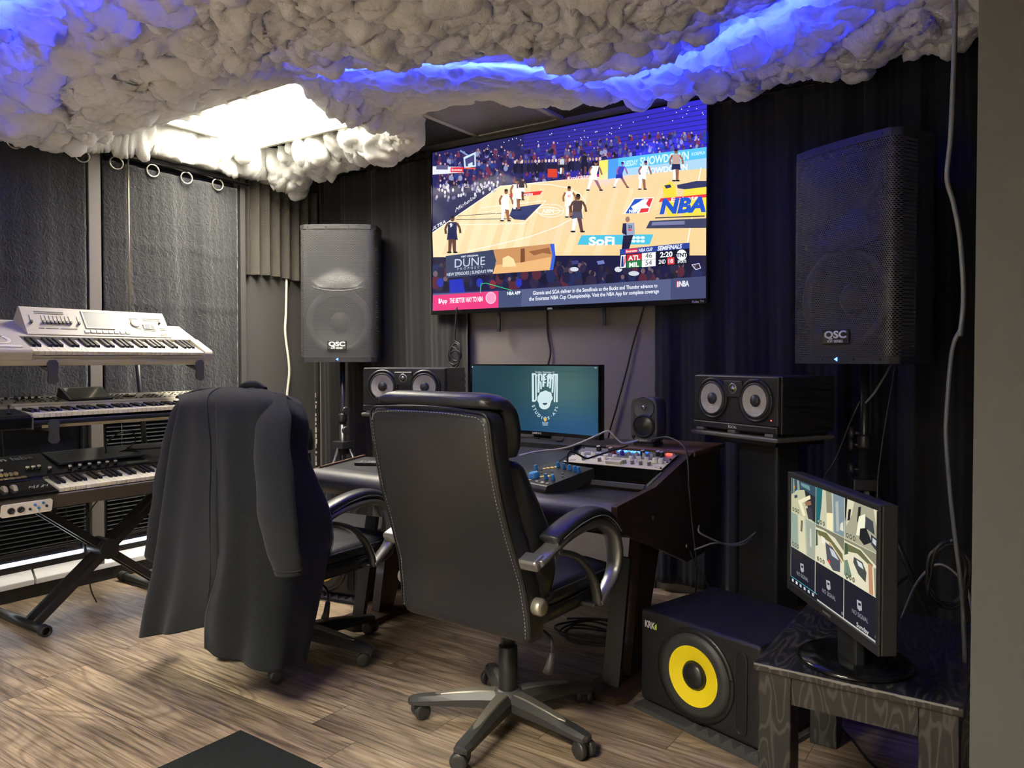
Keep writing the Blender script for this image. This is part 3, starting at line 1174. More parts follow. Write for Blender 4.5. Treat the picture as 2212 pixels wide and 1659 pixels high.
    p.poly([(1840, 672), (1990, 640), (2062, 640), (2062, 684), (1900, 704), (1845, 696)], (52, 56, 96))
    p.poly([(1745, 676), (1790, 668), (1800, 690), (1760, 700)], (52, 56, 96))
    p.poly([(1720, 772), (2062, 738), (2062, 762), (1705, 800)], (228, 56, 66))
    p.text('Emirate', 1900, 772, 44, (255, 240, 240), -.1, bold=.02, sx=1.5)
    p.text('NBA', 1885, 822, 150, (36, 84, 196), -.06, bold=.05, shear=.2, sx=1.12)
    p.poly([(1640, 940), (2062, 918), (2062, 990), (1612, 996)], (60, 64, 92))
    p.poly([(1660, 950), (1900, 938), (1900, 965), (1650, 975)], (120, 124, 160))
    p.line([(1680, 918), (2050, 902)], 9, (70, 66, 60))
    p.poly([(1135, 1050), (1668, 1040), (1640, 1115), (1105, 1120)], (74, 186, 216))
    p.text('SoFi', 1285, 1090, 84, (240, 252, 255), -.03, bold=.04, sx=1.35)
    for k in range(6):
        p.ell(1520 + (k % 3) * 34, 1065 + (k // 3) * 26, 17, 11, (220, 246, 252), 10)

    # players
    def player(x, y, s, top, leg, skin, lean=0, face=0, stride=.2, sock=(250, 250, 250)):
        l = s * lean
        sh = (30, 28, 36)
        p.poly([(x - s * .10, y - s * .45), (x + s * .02, y - s * .45), (x - s * stride * .5, y - s * .02), (x - s * (stride * .5 + .07), y - s * .02)], sock)
        p.poly([(x - s * .02, y - s * .45), (x + s * .10, y - s * .45), (x + s * (stride + .05), y - s * .02), (x + s * (stride - .03), y - s * .02)], skin)
        p.ell(x - s * (stride * .5 + .04), y, s * .07, s * .025, sh, 8)
        p.ell(x + s * (stride + .03), y, s * .07, s * .025, sh, 8)
        p.poly([(x - s * .12, y - s * .55), (x + s * .12, y - s * .55), (x + s * .15, y - s * .33), (x + s * .01, y - s * .36), (x - s * .14, y - s * .33)], leg)
        p.poly([(x - s * .12 + l, y - s * .82), (x + s * .12 + l, y - s * .82), (x + s * .12, y - s * .52), (x - s * .12, y - s * .52)], top)
        p.line([(x - s * .12 + l, y - s * .79), (x - s * .19 + l * .7, y - s * .64), (x - s * .17 + l, y - s * .50)], s * .06, skin)
        p.line([(x + s * .12 + l, y - s * .79), (x + s * .20 + l * .7, y - s * .66), (x + s * .22 + l, y - s * .52)], s * .06, skin)
        p.ell(x + l * 1.2, y - s * .91, s * .06, s * .08, skin, 10)
        p.ell(x + l * 1.2, y - s * .955, s * .058, s * .045, (34, 28, 32), 10)
    wj, bj, rd = (238, 236, 232), (40, 42, 82), (216, 64, 58)
    s1, s2 = (150, 100, 74), (98, 66, 54)
    player(190, 1178, 270, bj, bj, s2, 0, stride=.06, sock=s2)
    p.text('9', 180, 980, 40, (240, 240, 250), 0, bold=.03)
    player(572, 945, 235, wj, wj, s1, .02, stride=.1)
    player(655, 865, 230, wj, wj, s1, 0, stride=.06)
    player(690, 790, 170, (60, 50, 60), wj, s2, 0, stride=.05)
    player(1040, 915, 230, wj, wj, s1, 0, stride=.05)
    p.text('11', 1040, 760, 26, rd, 0, bold=.03)
    player(1100, 1022, 280, (80, 62, 66), (84, 82, 104), s2, .02, stride=.12)
    player(1215, 715, 220, wj, wj, s1, .08, stride=.25)
    player(1410, 692, 190, (58, 60, 92), bj, s1, .10, stride=.3)
    player(1580, 705, 215, wj, wj, s1, .10, stride=.08)
    player(1832, 640, 240, (190, 160, 150), bj, s1, 0, stride=.03)
    player(985, 600, 140, (190, 200, 214), (26, 26, 50), s1, 0, stride=.05)
    player(1150, 600, 170, (26, 26, 50), (26, 26, 50), s2, 0, stride=.05, sock=(26, 26, 50))
    # official with his back to the view
    p.poly([(1445, 1040), (1520, 1040), (1505, 1090), (1485, 1160), (1432, 1160)], (30, 30, 60))
    p.poly([(1440, 960), (1525, 955), (1530, 1045), (1440, 1050)], (150, 160, 186))
    p.poly([(1440, 960), (1465, 958), (1470, 1050), (1434, 1030)], (34, 36, 66))
    p.ell(1475, 930, 17, 22, (160, 116, 92), 10)
    p.text('23', 1494, 985, 30, (30, 30, 50), 0, bold=.03)
    p.rect(1480, 1003, 1506, 1014, (216, 60, 60))
    # front rows at the bottom
    p.poly([(55, 1215), (950, 1200), (2063, 1195), (2063, 1380), (58, 1470)], (30, 28, 62))
    crowd(120, 60, 2055, 1235, 1400, 34, True)
    for k in range(9):
        p.poly([(300 + k * 190, 1240), (350 + k * 190, 1232), (360 + k * 190, 1258), (310 + k * 190, 1266)], (110, 120, 180) if k % 2 else (60, 62, 120))
    p.ell(1085, 1300, 32, 16, (200, 206, 220)); p.ell(1410, 1300, 28, 20, (206, 208, 216)); p.ell(1525, 1330, 40, 18, (200, 204, 216))
    p.line([(1955, 1265), (2010, 1255), (2022, 1290), (1985, 1300), (1955, 1265)], 5, (210, 214, 240))
    for k in range(7):
        p.ell(110 + k * 95, 1400 + (k % 3) * 12, 24, 34, [(40, 52, 170), (130, 44, 60), (30, 30, 60)][k % 3], 10)
    p.poly([(175, 1380), (270, 1370), (290, 1470), (180, 1480)], (36, 48, 178))
    # programme banner
    p.poly([(146, 1205), (490, 1158), (512, 1240), (480, 1335), (152, 1366)], (58, 66, 94))
    p.poly([(490, 1158), (920, 1112), (945, 1200), (930, 1305), (488, 1335), (514, 1245)], (196, 142, 92))
    p.poly([(690, 1150), (720, 1148), (724, 1295), (690, 1298)], (120, 76, 48))
    p.poly([(510, 1270), (700, 1250), (910, 1210), (930, 1305), (488, 1335)], (226, 176, 118))
    p.poly([(560, 1220), (600, 1200), (640, 1225), (660, 1280), (560, 1285)], (248, 214, 160))
    p.poly([(750, 1170), (900, 1140), (915, 1190), (850, 1180), (790, 1200)], (150, 96, 60))
    p.poly([(905, 1116), (935, 1112), (946, 1200), (930, 1305), (905, 1306), (922, 1200)], (54, 96, 208))
    p.text('HBO ORIGINAL', 320, 1204, 18, (230, 235, 245), -.1, bold=.02)
    p.text('DUNE', 322, 1248, 88, (196, 206, 222), -.1, sx=.95)
    p.text('PROPHECY', 325, 1292, 24, (190, 200, 216), -.09, space=1.8)
    p.text('NEW EPISODES | SUNDAYS 9PM', 322, 1326, 32, (214, 220, 232), -.09, bold=.01, sx=.74)
    # score box
    p.poly([(1420, 1152), (1938, 1100), (1938, 1258), (1420, 1296)], (22, 24, 40))
    p.poly([(1420, 1152), (1938, 1100), (1938, 1142), (1420, 1192)], (46, 66, 150))
    p.poly([(1462, 1152), (1552, 1142), (1552, 1174), (1462, 1184)], (214, 50, 64))
    p.text('Emirates', 1507, 1163, 24, (255, 240, 240), -.1, bold=.02)
    p.text('NBA CUP', 1612, 1154, 34, (222, 228, 240), -.1, bold=.03, sx=.72)
    p.text('SEMIFINALS', 1790, 1136, 44, (232, 236, 246), -.1, bold=.03, shear=.2, sx=.8)
    p.poly([(1472, 1192), (1582, 1182), (1582, 1228), (1472, 1238)], (196, 40, 54))
    p.poly([(1472, 1240), (1582, 1230), (1582, 1282), (1472, 1290)], (40, 118, 66))
    p.poly([(1584, 1180), (1686, 1170), (1686, 1222), (1584, 1232)], (238, 240, 240))
    p.poly([(1584, 1234), (1686, 1224), (1686, 1274), (1584, 1284)], (246, 248, 248))
    p.text('ATL', 1526, 1214, 48, (250, 245, 245), -.08, bold=.03)
    p.text('MIL', 1526, 1264, 48, (245, 250, 245), -.08, bold=.03)
    p.text('46', 1634, 1196, 52, (40, 40, 50), -.08)
    p.text('54', 1634, 1250, 52, (40, 40, 50), -.08)
    p.text('2:20', 1765, 1188, 54, (240, 242, 248), -.08, bold=.03)
    p.text('2ND', 1734, 1242, 42, (230, 232, 240), -.08, bold=.02, sx=.62)
    p.poly([(1772, 1212), (1824, 1208), (1826, 1260), (1774, 1264)], (214, 56, 60))
    p.text('18', 1799, 1237, 42, (250, 245, 245), -.08, bold=.02)
    p.ell(1880, 1192, 38, 40, (236, 240, 244), 24)
    p.text('TNT', 1880, 1192, 40, (26, 28, 44), -.06, bold=.04)
    p.text('SPORTS', 1882, 1240, 30, (230, 234, 240), -.06, bold=.03, sx=.62)
    p.poly([(1428, 1196), (1464, 1192), (1466, 1286), (1424, 1290)], (240, 240, 244))
    p.poly([(1434, 1204), (1446, 1202), (1450, 1280), (1430, 1282)], (30, 50, 120))
    p.poly([(1456, 1202), (1462, 1202), (1462, 1250), (1452, 1280)], (200, 40, 60))
    # news ticker
    p.poly([(58, 1480), (560, 1458), (2063, 1350), (2063, 1514), (58, 1606)], (84, 92, 128))
    p.poly([(530, 1460), (700, 1450), (700, 1576), (530, 1584)], (66, 76, 110))
    p.poly([(1800, 1372), (2063, 1352), (2063, 1513), (1800, 1526)], (66, 72, 108))
    p.text('NBA APP', 645, 1475, 34, (240, 244, 250), -.055, bold=.03, sx=.72)
    p.text('Giannis and SGA deliver in the Semifinals as the Bucks and Thunder advance to', 1242, 1446, 40, (236, 240, 248), -.062, bold=.015, sx=.715)
    p.text('the Emirates NBA Cup Championship. Visit the NBA App for complete coverage', 1234, 1488, 40, (236, 240, 248), -.062, bold=.015, sx=.725)
    p.rect(1842, 1386, 1866, 1432, (200, 60, 90))
    p.rect(1848, 1390, 1858, 1430, (236, 236, 244))
    p.text('NBA', 1900, 1404, 58, (230, 234, 244), -.05, bold=.03, sx=.62)
    p.poly([(58, 1492), (532, 1460), (534, 1582), (60, 1606)], (224, 58, 122))
    p.text('App', 136, 1532, 44, (250, 225, 235), -.05, bold=.03, sx=.7)
    p.rect(100, 1515, 112, 1552, (250, 225, 235))
    p.text('THE BETTER WAY TO NBA', 300, 1524, 50, (252, 236, 242), -.06, bold=.03, shear=.15, sx=.40)
    p.ell(478, 1510, 38, 44, (246, 196, 216), 24)
    p.ell(478, 1510, 32, 38, (236, 150, 186), 24)
    p.line([(400, 1475), (405, 1408), (440, 1402), (632, 1456)], 5, (60, 190, 120))
    p.build('screen', lambda u, v, l: (x0 + (x1 - x0) * u, .001 - l, z0 + (z1 - z0) * v), screen_mat('television_picture', 1.15 * SCREEN, .1), t, dz=.0000012)


television()


# ------------------------------------------------------------------ loudspeakers on stands
GRILLE = perforated('speaker_grille', (84, 84, 86), .0088, .34, (0, 2), .42, .35)
PAINT = mat('textured_speaker_paint', (34, 34, 37), .5, bump=(700, .25))


def arc_front(x, hw, bulge):
    return -bulge * (1 - (x / hw) ** 2)


def pa_speaker(label, loc, rz, W=.50, D=.40, Hh=.895):
    t = thing('loudspeaker', label, 'loudspeaker', loc, rz, group=None)
    hw = W / 2
    front = [(-hw, .035), (-hw + .012, .010), (-hw + .045, -.008)]
    plan = [(-hw, .10), (-hw + .004, .095), (hw - .004, .095), (hw, .10), (hw, .20), (hw - .12, D), (-hw + .12, D), (-hw, .20)]
    obj('cabinet', M().prism(plan, lambda a, b, d: (a, b, d), .012, Hh - .014), PAINT, t, bevel=.008)
    for nm, z0, z1 in (('top_cap', Hh - .03, Hh), ('bottom_cap', 0, .03)):
        cap = [(-hw - .002, .05), (-hw - .002, .012), (-hw + .03, -.022), (-hw * .5, -.034), (0, -.038), (hw * .5, -.034), (hw - .03, -.022), (hw + .002, .012), (hw + .002, .05), (hw + .002, .2), (hw - .118, D + .002), (-hw + .118, D + .002), (-hw - .002, .2)]
        obj(nm, M().prism(cap, lambda a, b, d: (a, b, d), z0, z1), PAINT, t, bevel=.007)
    # curved steel grille with returns at the sides
    prof = [(-hw, .10), (-hw, .045), (-hw + .004, .012), (-hw + .03, -.018), (-hw * .55, -.030), (0, -.034), (hw * .55, -.030), (hw - .03, -.018), (hw - .004, .012), (hw, .045), (hw, .10)]
    pts = spline([Vector((a, b, 0)) for a, b in prof], 5)
    obj('grille', M().loft([[(q.x, q.y, z) for q in pts] for z in (.03, Hh - .03)], cap=False, closed=False), GRILLE, t)
    # baffle, horn, woofer behind the grille
    horn = M()

    def hf(u, v):
        a, b = u * 2 - 1, v * 2 - 1
        r = min(1, (a ** 4 + b ** 4) ** .25)
        return (a * (hw - .05), -.012 + .085 * (1 - r * r), Hh - .235 + b * .155 - .022 * (1 - a * a) * (b < 0) * abs(b))
    horn.grid(hf, 24, 24)
    obj('horn', horn, SATIN, t)
    lip = []
    for i in range(25):
        u = i / 24 * 2 - 1
        lip.append((u * (hw - .075), -.006 - .010 * (1 - u * u), Hh - .405 - .03 * (1 - u * u)))
    obj('horn_lip', M().tube(lip, .012, 8), SATIN, t)
    wo = thing_part('woofer', t, (0, 0, .265))
    obj('surround', M().lathe([(.215, -.012), (.212, .004), (.196, .012), (.178, .006), (.172, -.002)], 48, (0, .012, 0), (0, -1, 0), caps=False), mat('woofer_surround', (58, 58, 60), .45), wo)
    obj('cone', M().lathe([(.176, .0), (.09, -.05), (.06, -.055)], 48, (0, .012, 0), (0, -1, 0), caps=False), mat('woofer_cone', (36, 36, 38), .6), wo)
    obj('dust_cap', M().lathe([(.066, -.052), (.055, -.036), (.035, -.026), (.001, -.022)], 32, (0, .012, 0), (0, -1, 0), caps=False), mat('dust_cap', (52, 51, 50), .45), wo)
    fr = M()
    for q in range(24):
        a0, a1 = 2 * PI * q / 24, 2 * PI * (q + 1) / 24
        for (a, b) in ((a0, a1),):
            fr.add([(.19 * math.cos(a), 0, .19 * math.sin(a)), (.205 * math.cos(a), 0, .205 * math.sin(a)), (.205 * math.cos(b), 0, .205 * math.sin(b)), (.19 * math.cos(b), 0, .19 * math.sin(b))], [(0, 1, 2, 3)])
    # badge, lamp, screws
    bd = obj('badge', M().box((0, -.039, .108), (.125, .008, .058)), GLOSS, t, bevel=.003)
    m = M()
    lettering(m, 'QSC', .040, (0, -.0434, .118), (1, 0, 0), (0, 0, 1), bold=.04, sx=1.35)
    lettering(m, 'KW SERIES', .0145, (0, -.0434, .091), (1, 0, 0), (0, 0, 1), bold=.03, sx=1.1)
    obj('lettering', m, mat('badge_print', (200, 202, 206), .5), bd)
    obj('power_lamp', M().add([(-.008, -.0392, .018), (.008, -.0392, .009), (.008, -.0392, .027)], [(0, 1, 2)]), LEDB, t)
    for x in (-.19, -.07, .08, .19):
        for z in (.017, Hh - .017):
            obj('screw', M().lathe([(.005, 0), (.004, .003)], 10, (x, arc_front(x, hw, .02) - .0165, z), (0, -1, 0)), DARKM, t)
    return t


def thing_part(name, parent, loc=(0, 0, 0), rot=None):
    o = bpy.data.objects.new(name, None)
    o.empty_display_size = .05
    COL.objects.link(o)
    o.parent = parent
    o.location = loc
    if rot:
        o.rotation_euler = rot
    return o


LA = math.atan2(.268, .393)
pa_speaker('black loudspeaker with mesh grille on a tripod stand in the far left corner', (-3.768, 3.495, 1.252), LA)
RA = math.atan2(-.24, .455)
pa_speaker('big black loudspeaker with mesh grille on a tripod stand right of the television', (-.645, 3.325, 1.252), RA)


def tripod(label, x, y, top, hub, spread, az, knobs, clamp=False):
    t = thing('speaker_stand', label, 'speaker stand', (x, y, 0))
    obj('pole', M().cyl((0, 0, hub - .25), (0, 0, top), .0175, n=20), SATIN, t)
    obj('lower_tube', M().cyl((0, 0, .16), (0, 0, hub + .16), .023, n=20), SATIN, t)
    obj('collar', M().lathe([(.028, 0), (.030, .01), (.030, .05), (.027, .06)], 20, (0, 0, hub + .15)), BLACK, t)
    h = M().box((0, 0, hub), (.10, .10, .05), (0, 0, az)).box((0, 0, hub - .035), (.06, .06, .06))
    obj('hub', h, BLACK, t, bevel=.005)
    for z, a in knobs:
        k = M().cyl((0, 0, 0), (.05 * math.cos(a), .05 * math.sin(a), 0), .008, n=10)
        k.lathe([(.024, 0), (.028, .004), (.028, .014), (.022, .018)], 12, (.045 * math.cos(a), .045 * math.sin(a), 0), (math.cos(a), math.sin(a), 0))
        obj('clamp_knob', k, BLACK, t, loc=(0, 0, z))
    for k in range(3):
        a = az + k * 2 * PI / 3
        c, s_ = math.cos(a), math.sin(a)
        lg = obj('leg', M().tube([(.03 * c, .03 * s_, hub), (spread * c, spread * s_, .014)], .0125, 10), SATIN, t)
        obj('rubber_foot', M().tube([((spread - .04) * c, (spread - .04) * s_, .055), ((spread + .012) * c, (spread + .012) * s_, .018)], .0165, 10), RUBBER, lg)
        obj('brace', M().tube([(.02 * c, .02 * s_, .20), (spread * .52 * c, spread * .52 * s_, hub * .48)], .007, 8), SATIN, t)
    return t


tripod('black tripod stand under the left loudspeaker', -3.80, 3.56, 1.2515, .70, .34, R(-90), [(.93, R(-20)), (.80, R(-20))])
tripod('black tripod stand under the right loudspeaker, with round clamp knobs', -.592, 3.526, 1.2515, .74, .33, R(20), [(.955, R(200)), (.905, R(200)), (.80, R(200))])


# ------------------------------------------------------------------ twin-woofer studio monitors
def driver(parent, name, x, z, r, y=0.0, cone=(190, 188, 178)):
    w = thing_part(name, parent, (x, y, z))
    obj('ring', M().lathe([(r * 1.2, 0), (r * 1.2, .006), (r * 1.08, .009), (r * 1.02, .004)], 40, (0, 0, 0), (0, -1, 0), caps=False), mat('driver_ring', (30, 30, 32), .4), w)
    obj('surround', M().lathe([(r * 1.02, .002), (r * .97, .009), (r * .90, .012), (r * .85, .010)], 40, (0, 0, 0), (0, -1, 0), caps=False), mat('driver_surround', (46, 46, 48), .45), w)
    obj('cone', M().lathe([(r * .86, .010), (r * .30, .0015)], 40, (0, 0, 0), (0, -1, 0), caps=False), mat('silver_cone', cone, .35, .3, vary=(40, .25)), w)
    obj('dust_cap', M().lathe([(r * .33, .001), (r * .33, .008), (r * .24, .014), (.0005, .017)], 32, (0, 0, 0), (0, -1, 0), caps=False), mat('monitor_cap', (58, 58, 60), .4, .2), w)
    for q in range(6):
        a = q * PI / 3 + .3
        obj('bolt', M().lathe([(.004, .006), (.003, .009)], 8, (r * 1.14 * math.cos(a), 0, r * 1.14 * math.sin(a)), (0, -1, 0)), DARKM, w)
    return w


def studio_monitor(label, loc, rz, side_fins, W=.495, Hh=.235, D=.33, r=.077):
    t = thing('studio_monitor', label, 'studio speaker', loc, rz)
    hw = W / 2
    c = M().b2((-hw, .018, 0), (hw, D, Hh)).b2((-hw + .004, 0, .03), (hw - .004, .0185, Hh - .002))
    c.b2((-hw + .004, -.006, .0), (hw - .004, .0185, .0295))
    obj('cabinet', c, mat('monitor_black', (36, 36, 38), .42), t, bevel=.005)
    for s in (-1, 1):
        f = M()
        for i in range(5):
            z = Hh * (.82 - .16 * i)
            f.prism([(.02, 0), (D * .55, -.008), (D - .01, -.016 - .003 * i), (D - .01, .006), (.02, .004)], lambda a, b, d: (d, a, z + b), s * (hw - .002), s * (hw + .007))
        fixn(obj('side_fins', f, BLACK, t))
    driver(t, 'woofer', -hw + .122, .030 + .102, r)
    driver(t, 'woofer', hw - .122, .030 + .102, r)
    tw = obj('tweeter_plate', M().box((0, -.003, Hh - .058), (.105, .010, .072)), mat('tweeter_plate', (46, 46, 48), .4), t, bevel=.014, seg=3)
    obj('tweeter_dome', M().lathe([(.024, 0), (.021, .004), (.014, -.004), (.012, .002), (.0005, .007)], 28, (0, -.008, Hh - .056), (0, -1, 0), caps=False), mat('dome_silver', (160, 158, 150), .25, .8), tw)
    m = M()
    lettering(m, 'FOCAL', .0155, (0, -.0066, .014), (1, 0, 0), (0, 0, 1), bold=.03)
    obj('lettering', m, PRINT, t)
    obj('status_lamp', M().lathe([(.0028, 0), (.002, .002)], 8, (hw - .04, 0, .055), (0, -1, 0)), LEDR, t)
    return t


def speaker_pad(label, loc, rz, W, D):
    t = thing('isolation_base', label, 'speaker base', loc, rz)
    hw = W / 2
    m = M().b2((-hw, -.012, 0), (hw, D, .020))
    obj('lower_plate', m, mat('base_grey', (92, 90, 86), .45), t, bevel=.007)
    obj('upper_plate', M().b2((-hw + .02, .03, .0205), (hw - .02, D - .02, .034)), RUBBER, t, bevel=.003)
    for x in (-hw + .03, hw - .075, -.03):
        obj('spacer', M().b2((x, -.006, .0205), (x + .045, .025, .034)), mat('base_grey', (92, 90, 86), .45), t, bevel=.002)
    return t


FR = math.atan2(-.235, .464)
studio_monitor('twin-woofer black studio speaker on a dark column right of the desk', (-1.062, 3.238, .966), FR, 1)
speaker_pad('grey two-layer base under the right twin-woofer speaker', (-1.062, 3.238, .932), FR, .505, .33)
FL = math.atan2(.17, .47)
studio_monitor('twin-woofer black studio speaker left of the wide desk screen', (-2.845, 3.112, .988), FL, 1, W=.49)
speaker_pad('grey two-layer base under the left twin-woofer speaker', (-2.845, 3.112, .954), FL, .50, .33)


def column(label, x, y, rz, top):
    t = thing('speaker_column', label, 'speaker stand', (x, y, 0), rz)
    obj('base_plate', M().b2((-.18, -.16, 0), (.18, .16, .025)), SATIN, t, bevel=.006)
    obj('post', M().b2((-.11, -.07, .0252), (.11, .07, top - .0252)), mat('column_black', (32, 32, 36), .5), t, bevel=.012, seg=3)
    obj('top_plate', M().b2((-.17, -.15, top - .025), (.17, .15, top)), SATIN, t, bevel=.006)


column('dark column stand under the right twin-woofer speaker', -.955, 3.39, FR, .932)
column('dark column stand under the left twin-woofer speaker', -2.90, 3.27, FL, .954)
# ------------------------------------------------------------------ desk
WOOD = mat('dark_walnut', (58, 40, 32), .35, bump=(40, .1, (1, 1, 6)), vary=(14, .25), coat=.2)
WOODEDGE = mat('walnut_edge', (96, 70, 50), .35, vary=(20, .2), coat=.2)
DTOP = mat('desk_black', (42, 42, 44), .38, vary=(6, .1))
PADM = mat('bolster_vinyl', (72, 70, 68), .42, bump=(400, .15))
DKX0, DKX1 = -2.85, -1.212


def slope_z(y):
    return .762 + (y - 2.765) * .245


def desk():
    t = thing('studio_desk', 'dark studio mixing desk with a padded front edge and walnut side', 'desk', (0, 0, 0))
    top = [(DKX0 + .01, 2.52), (-2.99, 2.96), (-2.64, 3.08), (-1.238, 3.08), (-1.238, 2.52)]
    flat = [(DKX0 + .01, 2.52), (-2.94, 2.80), (-2.63, 2.80), (-1.238, 2.775), (-1.238, 2.52)]
    obj('desktop', M().prism([(DKX0 + .01, 2.52), (-2.99, 2.96), (-2.66, 3.02), (-2.655, 2.775), (-1.238, 2.775), (-1.238, 2.52)], lambda a, b, d: (a, b, d), .712, .742), DTOP, t, bevel=.003)
    # padded roll along the front
    n = 18
    prof = [(.0, 0)]
    pts = [(2.565, .744)]
    for i in range(n + 1):
        a = R(75) + R(190) * i / n
        pts.append((2.505 + .055 * math.cos(a) * 1.15, .690 + .055 * math.sin(a)))
    pts += [(2.565, .66)]
    obj('bolster', M().prism(pts, lambda a, b, d: (d, a, b), DKX0, -1.236, smooth=True), PADM, t, bevel=.012, seg=3)
    obj('end_cap', M().prism([(2.44, .70), (2.47, .74), (2.56, .752), (2.56, .655), (2.47, .65)], lambda a, b, d: (d, a, b), DKX0 - .012, DKX0 - .0005), WOODEDGE, t, bevel=.003)
    obj('left_edge', M().prism([(DKX0 - .002, 2.52), (-3.003, 2.962), (-2.989, 2.965), (DKX0 + .010, 2.522)], lambda a, b, d: (a, b, d), .708, .752), WOODEDGE, t)
    # walnut side, a tall polygon
    side = [(2.432, .748), (2.437, .690), (2.520, .628), (2.865, .498), (3.10, .405), (3.50, .405), (3.50, .868), (3.17, .868), (3.142, .862), (2.765, .772)]
    obj('side_panel', M().prism(side, lambda a, b, d: (d, a, b), -1.235, DKX1), WOOD, t, bevel=.006, seg=3)
    for y, z in ((2.74, .655), (3.09, .475)):
        obj('bolt', M().lathe([(.009, 0), (.007, .004)], 12, (DKX1 - .001, y, z), (1, 0, 0)), STEEL, t)
    # sloping centre panel and raised shelf
    obj('sloping_panel', M().prism([(2.776, slope_z(2.776) - .02), (3.10, slope_z(3.10) - .02), (3.10, slope_z(3.10)), (2.776, slope_z(2.776))], lambda a, b, d: (d, a, b), -2.65, -1.765), DTOP, t, bevel=.002)
    obj('rear_riser', M().b2((-2.66, 3.102, .70), (-1.768, 3.125, .838)), DTOP, t)
    obj('rear_shelf', M().prism([(-2.66, 3.102), (-1.768, 3.102), (-1.768, 3.166), (-1.641, 3.166), (-1.641, 3.50), (-2.66, 3.50)], lambda a, b, d: (a, b, d), .8385, .866), DTOP, t, bevel=.003)
    obj('speaker_shelf', M().b2((-1.64, 3.165, .845), (-1.205, 3.56, .872)), WOODEDGE, t, bevel=.010, seg=4)
    obj('back_panel', M().b2((-2.66, 3.44, .42), (-1.24, 3.462, .836)), DTOP, t)
    obj('under_tray', M().b2((-2.70, 2.60, .60), (-1.24, 3.10, .62)).b2((-2.71, 2.60, .60), (-2.69, 3.10, .711)), DTOP, t)
    # rack bay rails and trim
    for x in (-1.756, -1.262):
        r = obj('rack_rail', M().prism([(2.776, slope_z(2.776) - .05), (3.16, slope_z(3.16) - .05), (3.16, slope_z(3.16) - .002), (2.776, slope_z(2.776) - .002)], lambda a, b, d: (d, a, b), x - .009, x + .024 if x > -1.5 else x + .015), SATIN, t, bevel=.002)
        if x > -1.5:
            for i in range(9):
                y = 2.795 + i * .0158
                obj('rack_hole', M().lathe([(.0046, 0), (.003, .005), (.003, .0095)], 10, (x + .006, y, slope_z(y) - .003), (0, -.24, .97)), mat('rail_screw', (150, 150, 152), .3, .8), r)
    obj('front_trim', M().box((-1.50, 2.782, .763), (.47, .012, .02)), mat('trim_grey', (84, 84, 90), .4), t, bevel=.002)
    # legs: leaning plank, brace and wide foot
    for x, s in ((-1.31, 1), (-2.66, -1)):
        lg = obj('leg', M().prism([(2.70, .03), (2.80, .03), (3.02, .598), (2.80, .598)], lambda a, b, d: (d, a, b), x - .025, x + .025), WOOD, t, bevel=.004)
        obj('brace', M().prism([(2.585, .03), (2.605, .03), (2.70, .50), (2.68, .50)], lambda a, b, d: (d, a, b), x - .04, x + .03), DTOP, lg, bevel=.002)
        obj('foot', M().prism([(x - .085, 2.54), (x - .06, 2.50), (x + .06, 2.50), (x + .085, 2.54), (x + .07, 3.2), (x - .07, 3.2)], lambda a, b, d: (a, b, d), .002, .03), WOOD, lg, bevel=.006)
    return t


desk()

# ------------------------------------------------------------------ rack units
SRX = -1.50
SLA = math.atan(.245)


def rack_frame(name, label, y0, depth, h, m):
    """A slanted 19-inch unit; local x across, y up the slope, z out of the face."""
    t = thing(name, label, 'rack unit', (SRX, y0, slope_z(y0) + .004), rot=(SLA, 0, 0))
    obj('chassis', M().b2((-.215, .006, -.05), (.215, depth - .006, -.001)), DARKM, t)
    obj('faceplate', M().b2((-.234, 0, 0), (.234, depth, h)), m, t, bevel=.0015)
    for x in (-.226, .226):
        for y in (.014, depth - .014):
            obj('screw', M().lathe([(.0055, 0), (.004, .003)], 10, (x, y, h)), RUBBER, t)
    return t


def knob(parent, x, y, z, r, h, body, cap=None, name='knob'):
    k = obj(name, M().lathe([(r * 1.08, 0), (r, .15 * h), (r * .9, h * .93), (r * .8, h)], 18, (x, y, z)), body, parent)
    if cap:
        obj('cap', M().lathe([(r * .78, 0), (r * .7, .0012)], 16, (x, y, z + h)), cap, k)
    obj('pointer', M().box((x, y + r * .45, z + h + .0008), (r * .16, r * .8, .0012)), RUBBER if cap is None else PRINT, k)
    return k


KW = mat('white_knob', (222, 220, 206), .35)
CRF = mat('cream_faceplate', (222, 214, 186), .4)
t = rack_frame('rack_preamp', 'cream faced rack unit with two rows of white knobs in the sloping bay', 2.945, .100, .004, CRF)
for x in (-.168, -.118, -.055, -.012, .068, .102, .140, .178, .205):
    knob(t, x, .070, .004, .0115, .022, KW)
for x in (-.15, -.07, -.03, .052, .088, .126, .165):
    knob(t, x, .036, .004, .0085, .017, STEEL, KW)
mt = obj('meter_housing', M().b2((-.030, .012, .0042), (.042, .066, .018)), CRF, t, bevel=.002)
obj('meter_window', M().prism([(-.022, .040), (-.014, .056), (.026, .056), (.034, .040), (.026, .032), (-.014, .032)], lambda a, b, d: (a, b, d), .0182, .0192), mat('meter_face', (186, 178, 150), .3), mt)
for x in (-.198, .212):
    fr = M()
    for (a, b, c, d) in ((-.012, -.009, .012, -.0075), (-.012, .0075, .012, .009), (-.012, -.0075, -.0105, .0075), (.0105, -.0075, .012, .0075)):
        fr.b2((x + a, .022 + b, .0042), (x + c, .022 + d, .0046))
    obj('printed_frame', fr, RUBBER, t)
t = rack_frame('rack_interface', 'grey rack unit with black knobs and a glowing blue label strip behind the cream one', 3.048, .088, .004, mat('grey_faceplate', (132, 128, 122), .4, .3))
